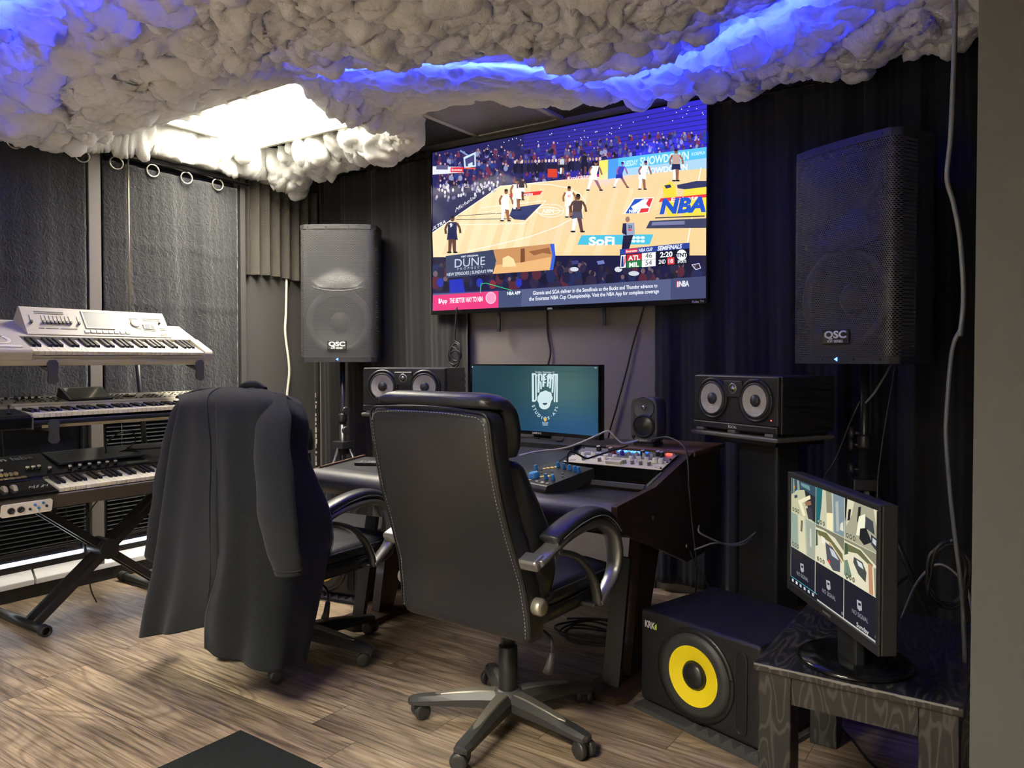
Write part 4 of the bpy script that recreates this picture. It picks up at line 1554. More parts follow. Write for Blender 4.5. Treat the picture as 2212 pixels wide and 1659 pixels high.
for x, y in ((-.14, .06), (-.075, .05), (.085, .045), (.155, .05), (.175, .045)):
    knob(t, x, y, .004, .012, .020, SATIN, mat('knob_cap', (190, 190, 190), .35, .5))
knob(t, -.045, .024, .004, .010, .02, mat('red_knob', (140, 44, 44), .4))
knob(t, -.005, .024, .004, .010, .02, mat('violet_knob', (60, 50, 170), .4))
for x in (.03, .068, .104, .14):
    knob(t, x, .020, .004, .0095, .018, mat('grey_knob', (160, 160, 160), .35, .3))
dsp = obj('display_strip', M().b2((-.045, .052, .0042), (.098, .080, .006)), mat('display_blue', (22, 70, 140), .3, emit=(24, 110, 220), estr=.9), t)
rg = random.Random(3)
dm = M()
for i in range(9):
    x = -.038 + i * .0148
    dm.box((x, .066, .0066), (.0085, .017, .001), (0, 0, R(-12)))
obj('display_glyphs', dm, mat('display_light', (130, 190, 240), .3, emit=(110, 185, 255), estr=1.2), dsp)
obj('power_lamp', M().b2((.186, .058, .0042), (.212, .074, .010)), mat('red_button', (230, 60, 50), .3, emit=(255, 60, 45), estr=2.5), t, bevel=.002)
for i in range(7):
    obj('button', M().b2((-.19 + i * .014, .018, .0042), (-.181 + i * .014, .028, .007)), PRINT, t)

# ------------------------------------------------------------------ desktop controller with blue knobs
t = thing('desktop_controller', 'small black wedge controller with blue knobs and yellow buttons on the desk front', 'controller', (-1.655, 2.700, .743), R(-17))
W_, D_ = .255, .265
obj('body', M().prism([(-D_ / 2, 0), (-D_ / 2 - .004, .012), (-D_ / 2 + .006, .030), (D_ / 2, .078), (D_ / 2, .036), (.03, 0)], lambda a, b, d: (d, a, b), -W_ / 2, W_ / 2), mat('controller_black', (46, 45, 45), .42), t, bevel=.004, seg=3)
face = thing_part('face', t, (0, -D_ / 2 + .006, .0305), (math.atan2(.048, D_ - .006), 0, 0))
YB_ = mat('yellow_button', (226, 196, 110), .4, emit=(226, 190, 90), estr=.15)
for x, y in ((-.095, .135), (-.030, .205), (.012, .200), (.050, .196), (.086, .192), (.112, .188), (.052, .062), (.092, .064)):
    knob(face, x, y, 0, .0082, .022, BLUE, mat('blue_cap', (70, 150, 215), .35))
knob(face, -.022, .062, 0, .024, .020, BLUE, mat('blue_cap', (70, 150, 215), .35), 'dial')
for i in range(3):
    for j in range(2):
        obj('button', M().box((-.075 + i * .013 + j * .006, .165 + j * .014 + i * .012, .0015), (.013, .010, .003)), YB_, face, bevel=.002)
        obj('button', M().box((.008 + i * .013 + j * .004, .074 + j * .013 + i * .008, .0015), (.012, .010, .003)), YB_, face, bevel=.002)
for i, x in enumerate((-.07, -.005, .040, .075, .105)):
    obj('button', M().box((x, .022, .0015), (.016, .009, .003)), mat('white_button', (222, 216, 196), .4), face, bevel=.002)
for i in range(7):
    obj('switch', M().box((-.105 + i * .033, .115 + (i % 2) * .03, .0015), (.012, .005, .003)), STEEL, face)

# ------------------------------------------------------------------ small nearfield speakers
def small_speaker(label, loc, rz):
    t = thing('nearfield_speaker', label, 'small speaker', loc, rz)
    GM = mat('cast_grey', (84, 84, 85), .45, .15, bump=(500, .1))
    rings = []
    for y, k in ((0.012, .80), (.0, .90), (.004, .985), (.02, 1.0), (.09, 1.0), (.118, .93), (.125, .75)):
        ring = []
        for i in range(32):
            a = 2 * PI * i / 32
            cx, sz = math.cos(a), math.sin(a)
            ring.append((math.copysign(abs(cx) ** .42, cx) * .066 * k, y, .118 + math.copysign(abs(sz) ** .40, sz) * .105 * k))
        rings.append(ring)
    b = fixn(obj('cabinet', M().loft(rings), GM, t))
    wg = M().lathe([(.047, -.002), (.038, .006), (.02, .012), (.012, .013)], 32, (0, .004, .178), (0, -1, 0), caps=False)
    obj('waveguide', M().lathe([(.050, .012), (.044, .0095), (.026, .006), (.013, .005)], 32, (0, .012, .176), (0, -1, 0), caps=False), GM, t)
    obj('tweeter', M().lathe([(.014, .004), (.011, .009), (.0005, .013)], 24, (0, .012, .176), (0, -1, 0), caps=False), mat('dome_silver', (160, 158, 150), .25, .8), t)
    w = obj('woofer_ring', M().lathe([(.054, .013), (.052, .018), (.047, .019), (.044, .014)], 36, (0, .012, .092), (0, -1, 0), caps=False), BLACK, t)
    obj('woofer_grille', M().lathe([(.0445, .014), (.03, .020), (.0005, .024)], 36, (0, .012, .092), (0, -1, 0), caps=False), mat('woofer_mesh', (58, 56, 52), .3, .5), w)
    m = M()
    lettering(m, 'GENELEC', .0105, (0, -.0025, .026), (1, 0, 0), (0, 0, 1), bold=.03)
    obj('lettering', m, PRINT, t)
    obj('volume_dial', M().lathe([(.008, 0), (.007, .006)], 14, (-.050, .004, .040), (0, -1, 0)), RUBBER, t)
    obj('status_lamp', M().lathe([(.004, 0), (.003, .003)], 10, (.044, .004, .030), (0, -1, 0)), PRINT, t)
    obj('rubber_base', M().prism([(-.05, .0), (-.058, .03), (-.05, .11), (.05, .11), (.058, .03), (.05, .0)], lambda a, b, c: (a, b, c), 0, .0128), RUBBER, t, bevel=.004)
    return t


small_speaker('small grey rounded speaker on the walnut shelf right of the wide desk screen', (-1.475, 3.225, .872), 0)
small_speaker('small grey rounded speaker half hidden behind the left end of the wide desk screen', (-2.535, 3.29, .867), R(4))


# ------------------------------------------------------------------ curved wide monitor
def wide_monitor():
    t = thing('computer_monitor', 'wide curved black desk monitor showing a white studio emblem on dark teal', 'monitor', (-2.075, 3.262, .866), R(-2))
    W, Hh, z0, RAD = .795, .356, .022, 1.5

    def cv(s, off=0.0):
        a = s / RAD
        return (RAD - off) * math.sin(a), -(RAD - off) * math.cos(a) + RAD
    n = 36
    xs = [-W / 2 + W * i / n for i in range(n + 1)]

    def slab(sa, sb, za, zb, o0, o1, k=n):
        rows = []
        for i in range(k + 1):
            s = sa + (sb - sa) * i / k
            (xa, ya), (xb, yb) = cv(s, o0), cv(s, o1)
            rows.append([(xa, -ya, za), (xb, -yb, za), (xb, -yb, zb), (xa, -ya, zb)])
        return rows
    # the concave side faces the chair: curve flipped so that the ends come forward
    hs = M().loft(slab(-W / 2, W / 2, z0, z0 + Hh, -.004, -.030), smooth=False)
    fixn(obj('housing', hs, SATIN, t))
    bz = M()
    for sa, sb, za, zb in ((-W / 2, W / 2, z0, z0 + .017), (-W / 2, W / 2, z0 + Hh - .007, z0 + Hh), (-W / 2, -W / 2 + .008, z0 + .0172, z0 + Hh - .0072), (W / 2 - .008, W / 2, z0 + .0172, z0 + Hh - .0072)):
        bz.loft(slab(sa, sb, za, zb, .003, -.0039, n if sb - sa > .1 else 2), smooth=False)
    fixn(obj('bezel', bz, GLOSS, t))
    m = M()
    x_, y_ = cv(0, .0033)
    lettering(m, 'SAMSUNG', .013, (0, -y_ , z0 + .008), (1, 0, 0), (0, 0, 1), bold=.03)
    obj('maker_mark', m, PRINT, t)
    ax0, ax1, az0, az1 = -W / 2 + .008, W / 2 - .008, z0 + .0172, z0 + Hh - .0072
    p = Pic(homography([(118, 470), (1262, 452), (1292, 1062), (150, 985)], [(0, 1), (1, 1), (1, 0), (0, 0)]))
    p2 = Pic()
    for i in range(n):
        for j in range(10):
            u, v = (i + .5) / n, (j + .5) / 10
            g = math.exp(-((u - .72) / .35) ** 2 - ((v - .7) / .5) ** 2)
            bl = math.exp(-((u - .8) / .5) ** 2 - (v / .45) ** 2)
            c = (int(26 + 44 * g + 4 * bl), int(58 + 44 * g + 16 * bl), int(72 + 26 * g + 44 * bl))
            a, b, d, e = i / n, (i + 1) / n, j / 10, (j + 1) / 10
            p2.v += [(a, d, 0), (b, d, 0), (b, e, 0), (a, e, 0)]
            k = len(p2.v)
            p2.f.append([k - 4, k - 3, k - 2, k - 1])
            p2.c.append(c)
    p2.uv = p.uv
    p = p2
    p.layer = 4
    wl = (206, 228, 232)
    # tall lettering whose feet follow an arch over the round emblem
    p.text('Sunday, December 15', 712, 514, 22, (190, 205, 210), 0, bold=.02, sx=.9)

    def bar(x0, y0, x1, y1, w=9):
        p.poly([(x0 - w, y0), (x0 + w, y0), (x1 + w, y1), (x1 - w, y1)], wl)
    # D R E A M
    bar(604, 528, 620, 768); bar(632, 545, 646, 748, 7); p.line([(598, 532), (630, 534), (642, 552)], 14, wl); p.line([(614, 764), (640, 762), (648, 742)], 14, wl)
    bar(658, 528, 664, 690); p.line([(654, 534), (684, 536), (686, 590)], 12, wl); p.line([(664, 605), (682, 598)], 10, wl); bar(680, 600, 686, 662, 7)
    bar(702, 528, 704, 640); p.line([(700, 534), (728, 534)], 13, wl); p.line([(702, 578), (724, 578)], 10, wl); p.line([(702, 606), (726, 604)], 10, wl)
    bar(748, 532, 744, 640); bar(770, 532, 768, 652, 8); p.line([(744, 534), (772, 534)], 13, wl); p.line([(746, 604), (770, 606)], 10, wl)
    bar(792, 528, 792, 690, 8); bar(812, 528, 816, 772, 6); bar(828, 528, 838, 772, 8); p.line([(788, 534), (832, 534)], 13, wl)
    p.text('5:09', 742, 556, 60, (216, 232, 236), 0, bold=.01)
    # round emblem: hair, face, smile
    p.ell(725, 748, 62, 72, wl, 30)
    for a, b, r in ((688, 735, 30), (700, 712, 30), (728, 702, 30), (758, 712, 30), (772, 738, 26), (678, 756, 20)):
        p.ell(a, b, r, r * 1.0, wl, 18)
    p.ell(726, 790, 52, 44, wl, 24)
    p.layer += 30
    p.poly([(706, 780), (752, 778), (746, 792), (730, 797), (714, 793)], (30, 60, 72))
    for ch, a in zip('STUDIOS', [180 + 8 + 14 * i for i in range(7)]):
        pass
    arc = [('S', 628, 806, 70), ('T', 640, 834, 58), ('U', 658, 860, 45), ('D', 682, 886, 28), ('I', 708, 904, 12), ('O', 738, 910, 0), ('S', 770, 906, -16), ('·', 796, 890, -30), ('A', 816, 870, -42), ('T', 834, 842, -56), ('L', 840, 812, -72)]
    for ch, x, y, rot in arc:
        vs, fs = text2d(ch, 36, bold=.02)
        c, s_ = math.cos(R(-rot)), math.sin(R(-rot))
        out = []
        for a, b in vs:
            # letters stand on the circle with their tops towards its centre
            a2, b2 = a * c - b * s_, a * s_ + b * c
            out.append(p.uv(x + a2, y - b2))
        p.add(out, fs, wl)
    p.ell(740, 922, 13, 15, (232, 180, 84), 14)
    p.rect(712, 942, 770, 946, (190, 205, 210)); p.rect(716, 954, 768, 962, (170, 190, 198)); p.rect(718, 968, 766, 972, (170, 190, 198))
    p.text('100% ', 1228, 466, 14, (220, 230, 234), 0)
    p.ell(122, 482, 4, 5, (220, 230, 234), 8)

    def place(u, v, l):
        s = ax0 + (ax1 - ax0) * u
        x, y = cv(s, -.0025 + l)
        return (x, -y, az0 + (az1 - az0) * v)
    p.build('screen', place, screen_mat('desk_monitor_picture', 1.0 * SCREEN, .25), t, dz=.00003)
    obj('stand_neck', M().b2((-.05, .036, .008), (.05, .06, .20)), SATIN, t, bevel=.004)
    obj('stand_foot', M().prism([(-.18, -.05), (-.16, -.065), (0, .01), (.16, -.065), (.18, -.05), (.10, .10), (-.10, .10)], lambda a, b, d: (a, b, d), 0, .008), SATIN, t, bevel=.002)


wide_monitor()

# ------------------------------------------------------------------ small things on the desk
t = thing('remote_control', 'black television remote lying on the left end of the desk', 'remote control', (-2.72, 2.735, .7425), R(-62))
obj('body', M().b2((-.022, -.08, 0), (.022, .08, .018)), BLACK, t, bevel=.006, seg=3)
for i in range(4):
    for j in range(6):
        obj('button', M().b2((-.016 + i * .009, -.05 + j * .018, .0182), (-.010 + i * .009, -.041 + j * .018, .0196)), mat('remote_button', (150, 150, 150), .5), t)

# ------------------------------------------------------------------ subwoofers on foam
YEL = mat('yellow_cone', (238, 214, 26), .45, bump=(120, .1))


def subwoofer(label, loc, rz, W=.50, Hh=.332, D=.43, wx=.245, r=.138):
    t = thing('subwoofer', label, 'subwoofer', loc, rz)
    SB = mat('subwoofer_vinyl', (26, 26, 29), .45, bump=(600, .12))
    obj('cabinet', M().b2((0, 0, 0), (W, D, Hh)), SB, t, bevel=.012, seg=4)
    w = thing_part('woofer', t, (wx, -.001, Hh / 2 - .004))
    obj('frame_ring', M().lathe([(r * 1.16, 0), (r * 1.15, .005), (r * 1.04, .006), (r * 1.0, .002)], 56, (0, 0, 0), (0, -1, 0), caps=False), mat('sub_ring', (24, 24, 26), .35), w)
    obj('surround', M().lathe([(r * 1.03, .004), (r * .97, .014), (r * .87, .017), (r * .78, .012), (r * .73, .0125)], 56, (0, 0, 0), (0, -1, 0), caps=False), mat('sub_surround', (50, 50, 51), .5), w)
    obj('cone', M().lathe([(r * .74, .013), (r * .36, .0025)], 56, (0, 0, 0), (0, -1, 0), caps=False), YEL, w)
    obj('dust_cap', M().lathe([(r * .345, .002), (r * .335, .010), (r * .28, .018), (r * .15, .023), (.0005, .025)], 40, (0, 0, 0), (0, -1, 0), caps=False), mat('sub_cap', (30, 30, 31), .3), w)
    for q in range(8):
        a = q * PI / 4 + .2
        obj('bolt', M().lathe([(.004, .004), (.003, .008)], 8, (r * 1.10 * math.cos(a), 0, r * 1.10 * math.sin(a)), (0, -1, 0)), DARKM, w)
    po = M()
    poly = []
    for i in range(24):
        a = 2 * PI * i / 24
        poly.append((wx + .185 + .020 * math.cos(a), Hh * .49 + math.copysign(Hh * .40 - .02, math.sin(a)) + .02 * math.sin(a)))
    po.prism(poly, lambda a, b, d: (a, d, b), -.0025, -.0005)
    obj('port_slot', po, mat('port_dark', (8, 8, 9), .8), t)
    rim = [Vector((a, -.0025, b)) for a, b in poly]
    obj('port_rim', M().tube(rim, .0025, 6, closed=True), SATIN, t)
    m = M()
    lettering(m, 'KRK', .034, (.045, -.0016, Hh - .050), (1, 0, 0), (0, 0, 1), bold=.03, sx=.72)
    lg = obj('lettering', m, PRINT, t)
    obj('arrow_mark', M().add([(.070, -.0016, Hh - .062), (.076, -.0016, Hh - .062), (.076, -.0016, Hh - .038), (.066, -.0016, Hh - .050)], [(0, 1, 2, 3)]), mat('lime_print', (190, 220, 40), .5), lg)
    return t


def foam_pad(label, loc, rz, W, D):
    t = thing('foam_pad', label, 'foam pad', loc, rz)
    m = M()
    n = 11
    top = [(-.01, .002), (-.01, .016)]
    poly = [(0, 0)]
    k = W / n
    m.b2((0, -.03, 0), (W, D, .016))
    obj('base', m, FOAM2, t)
    m = M()
    for i in range(n // 2, n):
        for j in range(3):
            x, y = i * k, -.03 + j * k
            m.add([(x, y, .0162), (x + k, y, .0162), (x + k, y + k, .0162), (x, y + k, .0162), (x + k / 2, y + k / 2, .034 if j == 0 else .0275)], [(0, 1, 4), (1, 2, 4), (2, 3, 4), (3, 0, 4), (0, 3, 2, 1)])
    obj('wedges', m, FOAM2, t)
    return t


FOAM2 = mat('grey_foam', (74, 74, 76), .95, spec=.1, bump=(240, .8))
SR = math.atan2(-.135, .445)
subwoofer('black subwoofer with a yellow cone on the floor right of the desk', (-1.178, 2.560, .0285), SR)
foam_pad('grey wedge foam pad under the subwoofer right of the desk', (-1.182, 2.556, .001), SR, .52, .40)
subwoofer('black subwoofer with a yellow cone under the left end of the desk', (-3.36, 2.74, .0285), R(8))
foam_pad('grey wedge foam pad under the subwoofer at the left end of the desk', (-3.365, 2.735, .001), R(8), .52, .40)
# ------------------------------------------------------------------ office chairs
def rrect(hw, y0, y1, z, n=8, rad=.05, dz=None):
    """Rounded rectangle ring at height z."""
    rad = min(rad, hw * .9, (y1 - y0) / 2 * .98)
    out = []
    for cx, cy, a0 in ((hw - rad, y1 - rad, 0), (-hw + rad, y1 - rad, 90), (-hw + rad, y0 + rad, 180), (hw - rad, y0 + rad, 270)):
        for i in range(n + 1):
            a = R(a0 + 90 * i / n)
            out.append((cx + rad * math.cos(a), cy + rad * math.sin(a), z))
    return out


REAR = [(.405, -.245), (.50, -.252), (.60, -.270), (.72, -.315), (.864, -.366), (.99, -.398), (1.07, -.412), (1.13, -.418)]


def rear_y(z):
    return float(np.interp(z, [a for a, b in REAR], [b for a, b in REAR]))


def halfw(z):
    return float(np.interp(z, [.40, .44, .55, .75, .95, 1.08, 1.13], [.268, .274, .268, .254, .250, .249, .243]))


def office_chair(label, loc, rz, base_rot, drop=0.0):
    t = thing('office_chair', label, 'office chair', loc, rz)
    # back shell
    rings = []
    zs = [.405, .412, .43] + [.46 + .06 * i for i in range(11)] + [1.09, 1.112, 1.122]
    for k, z in enumerate(zs):
        sh = {0: .014, 1: .005, 2: .001, len(zs) - 1: .030, len(zs) - 2: .010, len(zs) - 3: .002}.get(k, 0)
        y = rear_y(z)
        bow = .006 * math.sin((z - .4) * 4)
        ring = [(a, b - .012 * max(0, 1 - (a / .25) ** 2) * (1 if b < y + .03 else 0), c) for a, b, c in rrect(halfw(z) - sh, y + sh, y + .085 - sh * .3, z, 6, .024)]
        rings.append(ring)
    obj('back_shell', M().loft(rings), LEATHER, t)
    # front cushions: lumbar, then head roll
    rings = []
    for z, th, dw in ((.50, .05, .05), (.52, .10, .022), (.60, .125, .006), (.71, .145, .0), (.80, .130, .002), (.88, .105, .004), (.94, .090, .010), (.962, .07, .022), (.968, .05, .05)):
        y = rear_y(z) + .0855
        rings.append(rrect(halfw(z) - dw, y, y + th, z, 6, .045))
    obj('lumbar_cushion', M().loft(rings), LEATHER, t)
    rings = []
    for z, ya, yb, dw in ((.972, .087, .13, .04), (.978, .087, .150, .015), (1.01, .087, .165, .002), (1.06, .087, .170, -.002), (1.10, .087, .165, 0), (1.1225, .06, .158, .003), (1.128, .020, .155, .006), (1.148, .012, .140, .012), (1.163, .030, .115, .032), (1.170, .055, .09, .07)):
        y = rear_y(min(z, 1.13))
        rings.append(rrect(halfw(min(z, 1.07)) - dw, y + ya, y + yb, z, 6, .04))
    hr = obj('head_roll', M().loft(rings), LEATHER, t)
    obj('seam', M().tube([(x, rear_y(1.13) + .02 + .0 * x, 1.146 + .010 * (1 - (x / .24) ** 2)) for x in [-.235 + .047 * i for i in range(11)]], .0022, 6), STITCH2, hr)
    # piping and dashed stitching round the back panel
    path = [Vector((halfw(z) - .004, rear_y(z) + .004, z)) for z in np.linspace(.43, 1.085, 22)]
    top = [Vector((halfw(1.1) - .030 - (2 * halfw(1.1) - .06) * i / 14, rear_y(1.12) - .006 * (1 - (i / 7 - 1) ** 2) + .002, 1.117 + .010 * (1 - (i / 7 - 1) ** 2))) for i in range(15)]
    left = [Vector((-p.x, p.y, p.z)) for p in reversed(path)]
    corner = [Vector((halfw(1.1) - .010, rear_y(1.1) + .002, 1.106))]
    cl = [Vector((-c.x, c.y, c.z)) for c in corner]
    full = spline(path + corner + top + cl + left, 3)
    obj('piping', M().tube(full, .0042, 8), mat('piping_leather', (26, 26, 28), .3), t)
    st = M()
    ins = []
    for p in full:
        q = Vector(p)
        q.x -= math.copysign(.014, q.x) if abs(q.x) > .16 else 0
        if q.z > 1.09:
            q.z -= .014
        q.y = rear_y(min(q.z, 1.13)) - .0025 - .012 * max(0, 1 - (q.x / .25) ** 2) * .9
        ins.append(q)
    acc = 0
    for a, b in zip(ins, ins[1:]):
        l = (b - a).length
        k = 0
        while acc < l:
            u = (b - a).normalized()
            c = a + u * acc
            st.box(c, (.0014, .0062, .0014), u.to_track_quat('Y', 'Z').to_matrix())
            acc += .0115
        acc -= l
    o = obj('stitching', st, STITCH, t)
    # side seams of the cushions
    for s in (-1, 1):
        sp = M().tube([(s * (halfw(z) - dw - .0128), rear_y(z) + .0855 + d - .0128, z) for z, d, dw in ((.53, .103, .019), (.60, .125, .006), (.71, .145, 0), (.80, .130, .002), (.88, .105, .004), (.935, .091, .009))], .0016, 6, sub=4)
        obj('side_seam', sp, STITCH, t)
    # seat
    rings = []
    for z, x, y0, y1 in ((.425, .205, -.15, .27), (.432, .235, -.165, .30), (.455, .252, -.17, .318), (.488, .255, -.17, .325), (.4885, .249, -.168, .320)):
        rings.append(rrect(x, y0, y1, z, 8, .07))
    obj('seat_base', M().loft(rings), LEATHER, t)
    rings = []
    for z, x, y0, y1 in ((.489, .246, -.165, .318), (.495, .254, -.168, .326), (.515, .256, -.168, .328), (.535, .246, -.155, .318), (.548, .220, -.12, .29), (.553, .17, -.06, .22)):
        rings.append(rrect(x, y0, y1, z, 8, .08))
    sc = obj('seat_cushion', M().loft(rings), LEATHER, t)
    pp = [Vector(p) for p in rrect(.252, -.166, .324, .530, 10, .08)]
    obj('seat_piping', M().tube(pp, .0035, 6, closed=True), STITCH2, sc)
    pp = [Vector(p) for p in rrect(.2565, -.170, .327, .489, 10, .07)]
    obj('seat_piping', M().tube(pp, .0035, 6, closed=True), mat('piping_leather', (26, 26, 28), .3), sc)
    # arms
    for s in (-1, 1):
        ar = thing_part('armrest', t, (s * .302, 0, 0))
        lp = spline([Vector(p) for p in ((0, -.268, .668), (0, -.20, .690), (0, -.10, .720), (0, .02, .735), (0, .11, .724), (0, .178, .684), (0, .210, .625), (0, .212, .568), (0, .188, .525), (0, .14, .488), (0, .095, .458))], 5)

        def strap(pts, hw, th, m=None):
            rr = []
            N = len(pts)
            for i, p in enumerate(pts):
                d = (pts[min(i + 1, N - 1)] - pts[max(i - 1, 0)]).normalized()
                nn = Vector((0, -d.z, d.y))
                w_ = hw(i / (N - 1)) if callable(hw) else hw
                h_ = th(i / (N - 1)) if callable(th) else th
                rr.append([p + Vector((a * w_, 0, 0)) + nn * (b * h_) for a, b in ((-1, -.55), (-.8, -1), (.8, -1), (1, -.55), (1, .55), (.8, 1), (-.8, 1), (-1, .55))])
            return M().loft(rr)
        loop = obj('metal_loop', strap(lp, lambda u: .030 - .010 * max(0, (u - .6) / .4), lambda u: .0095 + .004 * math.sin(u * PI)), SILVER, ar)
        obj('socket', M().box((-s * .022, -.262, .668), (.085, .052, .036), (R(20), 0, 0)), SILVER, ar, bevel=.010, seg=3)
        obj('joint_bolt', M().lathe([(.013, 0), (.011, .004), (.006, .005)], 14, (s * .022, -.165, .688), (s, 0, 0)), STEEL, ar)
        bp_ = spline([Vector(p) for p in ((0, -.165, .680), (0, -.11, .668), (0, -.03, .635), (0, .04, .575), (0, .085, .505), (0, .098, .452))], 5)
        obj('lower_brace', strap(bp_, .017, .009), mat('brace_grey', (96, 96, 96), .35, .7), ar)
        obj('seat_bracket', M().box((-s * .035, .097, .452), (.07, .04, .014)), mat('brace_grey', (96, 96, 96), .35, .7), ar, bevel=.004)
        rr = []
        pad = spline([Vector(p) for p in ((0, -.190, .718), (0, -.182, .723), (0, -.14, .738), (0, -.06, .758), (0, .03, .767), (0, .10, .756), (0, .160, .722), (0, .202, .680), (0, .208, .674))], 4)
        N = len(pad)
        for i, p in enumerate(pad):
            u = i / (N - 1)
            k = min(1, (u / .05) ** .5 if u > 0 else .05, ((1 - u) / .08) ** .5 if u < 1 else .05)
            k = max(k, .08)
            d = (pad[min(i + 1, N - 1)] - pad[max(i - 1, 0)]).normalized()
            nn = Vector((0, -d.z, d.y))
            ring = []
            for q in range(16):
                a = 2 * PI * q / 16
                cx, sx_ = math.cos(a), math.sin(a)
                ring.append(p + Vector((math.copysign(abs(cx) ** .7, cx) * .037 * k, 0, 0)) + nn * (math.copysign(abs(sx_) ** .7, sx_) * .019 * k + .002))
            rr.append(ring)
        pd = obj('arm_pad', M().loft(rr), LEATHER, ar)
        obj('pad_seam', M().tube([p + Vector((s * .0365, 0, -.004)) for p in pad[6:-5]], .0013, 6), STITCH, pd)
        obj('tilt_knob', M().lathe([(.018, 0), (.027, .004), (.027, .036), (.023, .044), (.012, .045)], 20, (s * (.255 - .302), -.215, .520), (s, 0, 0)), mat('knob_silver', (178, 174, 160), .3, .7), ar)
    # mechanism, lever, lift
    obj('tilt_mechanism', M().b2((-.09, -.12, .392), (.09, .12, .424)), BLACK, t, bevel=.006)
    lv = obj('height_lever', M().tube([(.08, -.04, .405), (.20, -.09, .400), (.262, -.12, .388), (.268, -.125, .345)], .006, 8, sub=4), BLACK, t)
    obj('grip', M().tube([(.268, -.125, .352), (.262, -.128, .31), (.255, -.13, .285)], [.010, .013, .016], 12), mat('lever_grip', (58, 58, 62), .4), lv)
    obj('gas_lift', M().cyl((0, 0, .27), (0, 0, .393), .024, n=28), SATIN, t)
    obj('lift_sleeve', M().lathe([(.031, 0), (.033, .006), (.033, .168), (.029, .172)], 32, (0, 0, .105)), BLACK, t)
    # five-star base
    bs = thing_part('base', t, (0, 0, 0), (0, 0, base_rot))
    obj('hub', M().lathe([(.034, 0), (.052, .006), (.055, .03), (.045, .058), (.035, .064)], 40, (0, 0, .062)), mat('base_grey_plastic', (70, 70, 70), .4), bs)
    for k in range(5):
        lg = thing_part('leg', bs, (0, 0, 0), (0, 0, k * 2 * PI / 5))
        rr, ir = [], []
        for x, hw, zt, zb in ((.035, .036, .118, .066), (.10, .033, .114, .064), (.18, .030, .104, .062), (.25, .029, .092, .060), (.315, .029, .084, .058), (.345, .024, .078, .058), (.354, .012, .074, .06)):
            rr.append([(x, -hw, zb), (x, hw, zb), (x, hw * 1.0, zb + (zt - zb) * .55), (x, hw * .55, zt), (x, -hw * .55, zt), (x, -hw, zb + (zt - zb) * .55)])
        obj('spoke', fix_loft(rr), mat('base_plastic', (50, 50, 50), .42), lg)
        for x, hw, zt in ((.045, .022, .1186), (.10, .019, .1155), (.18, .016, .1056), (.235, .012, .0958), (.258, .002, .092)):
            ir.append([(x, -hw, zt - .001), (x, hw, zt - .001), (x, hw * .8, zt + .003), (x, -hw * .8, zt + .003)])
        obj('inlay', fix_loft(ir), mat('inlay_grey', (132, 128, 118), .35, .6), lg)
        cs = thing_part('caster', lg, (.322, 0, 0), (0, 0, R(35 + 67 * k)))
        CW = M()
        obj('fork', M().b2((-.020, -.007, .034), (.016, .007, .057)).b2((-.026, -.018, .040), (.020, .018, .0575)), BLACK, cs, bevel=.004)
        for s in (-1, 1):
            obj('wheel', M().lathe([(.010, 0), (.026, .001), (.0285, .005), (.0285, .016), (.026, .020), (.012, .021), (.001, .019)], 26, (-.012, s * .0085, .0290), (0, s, 0)), mat('caster_wheel', (44, 44, 45), .4), cs)
    if drop:
        for c in list(t.children):
            if not c.name.startswith(('base', 'lift_sleeve')):
                c.location.z -= drop
    return t


def fix_loft(rr):
    m = M().loft(rr, smooth=False)
    return m


STITCH2 = mat('dark_piping', (60, 61, 66), .35)
office_chair('black leather office chair seen from behind in front of the desk', (-1.500, 2.17, 0), R(-2.5), R(208 + 2))
office_chair('black leather office chair with a wool coat hung over its back', (-2.595, 2.215, 0), R(1), R(7), .055)


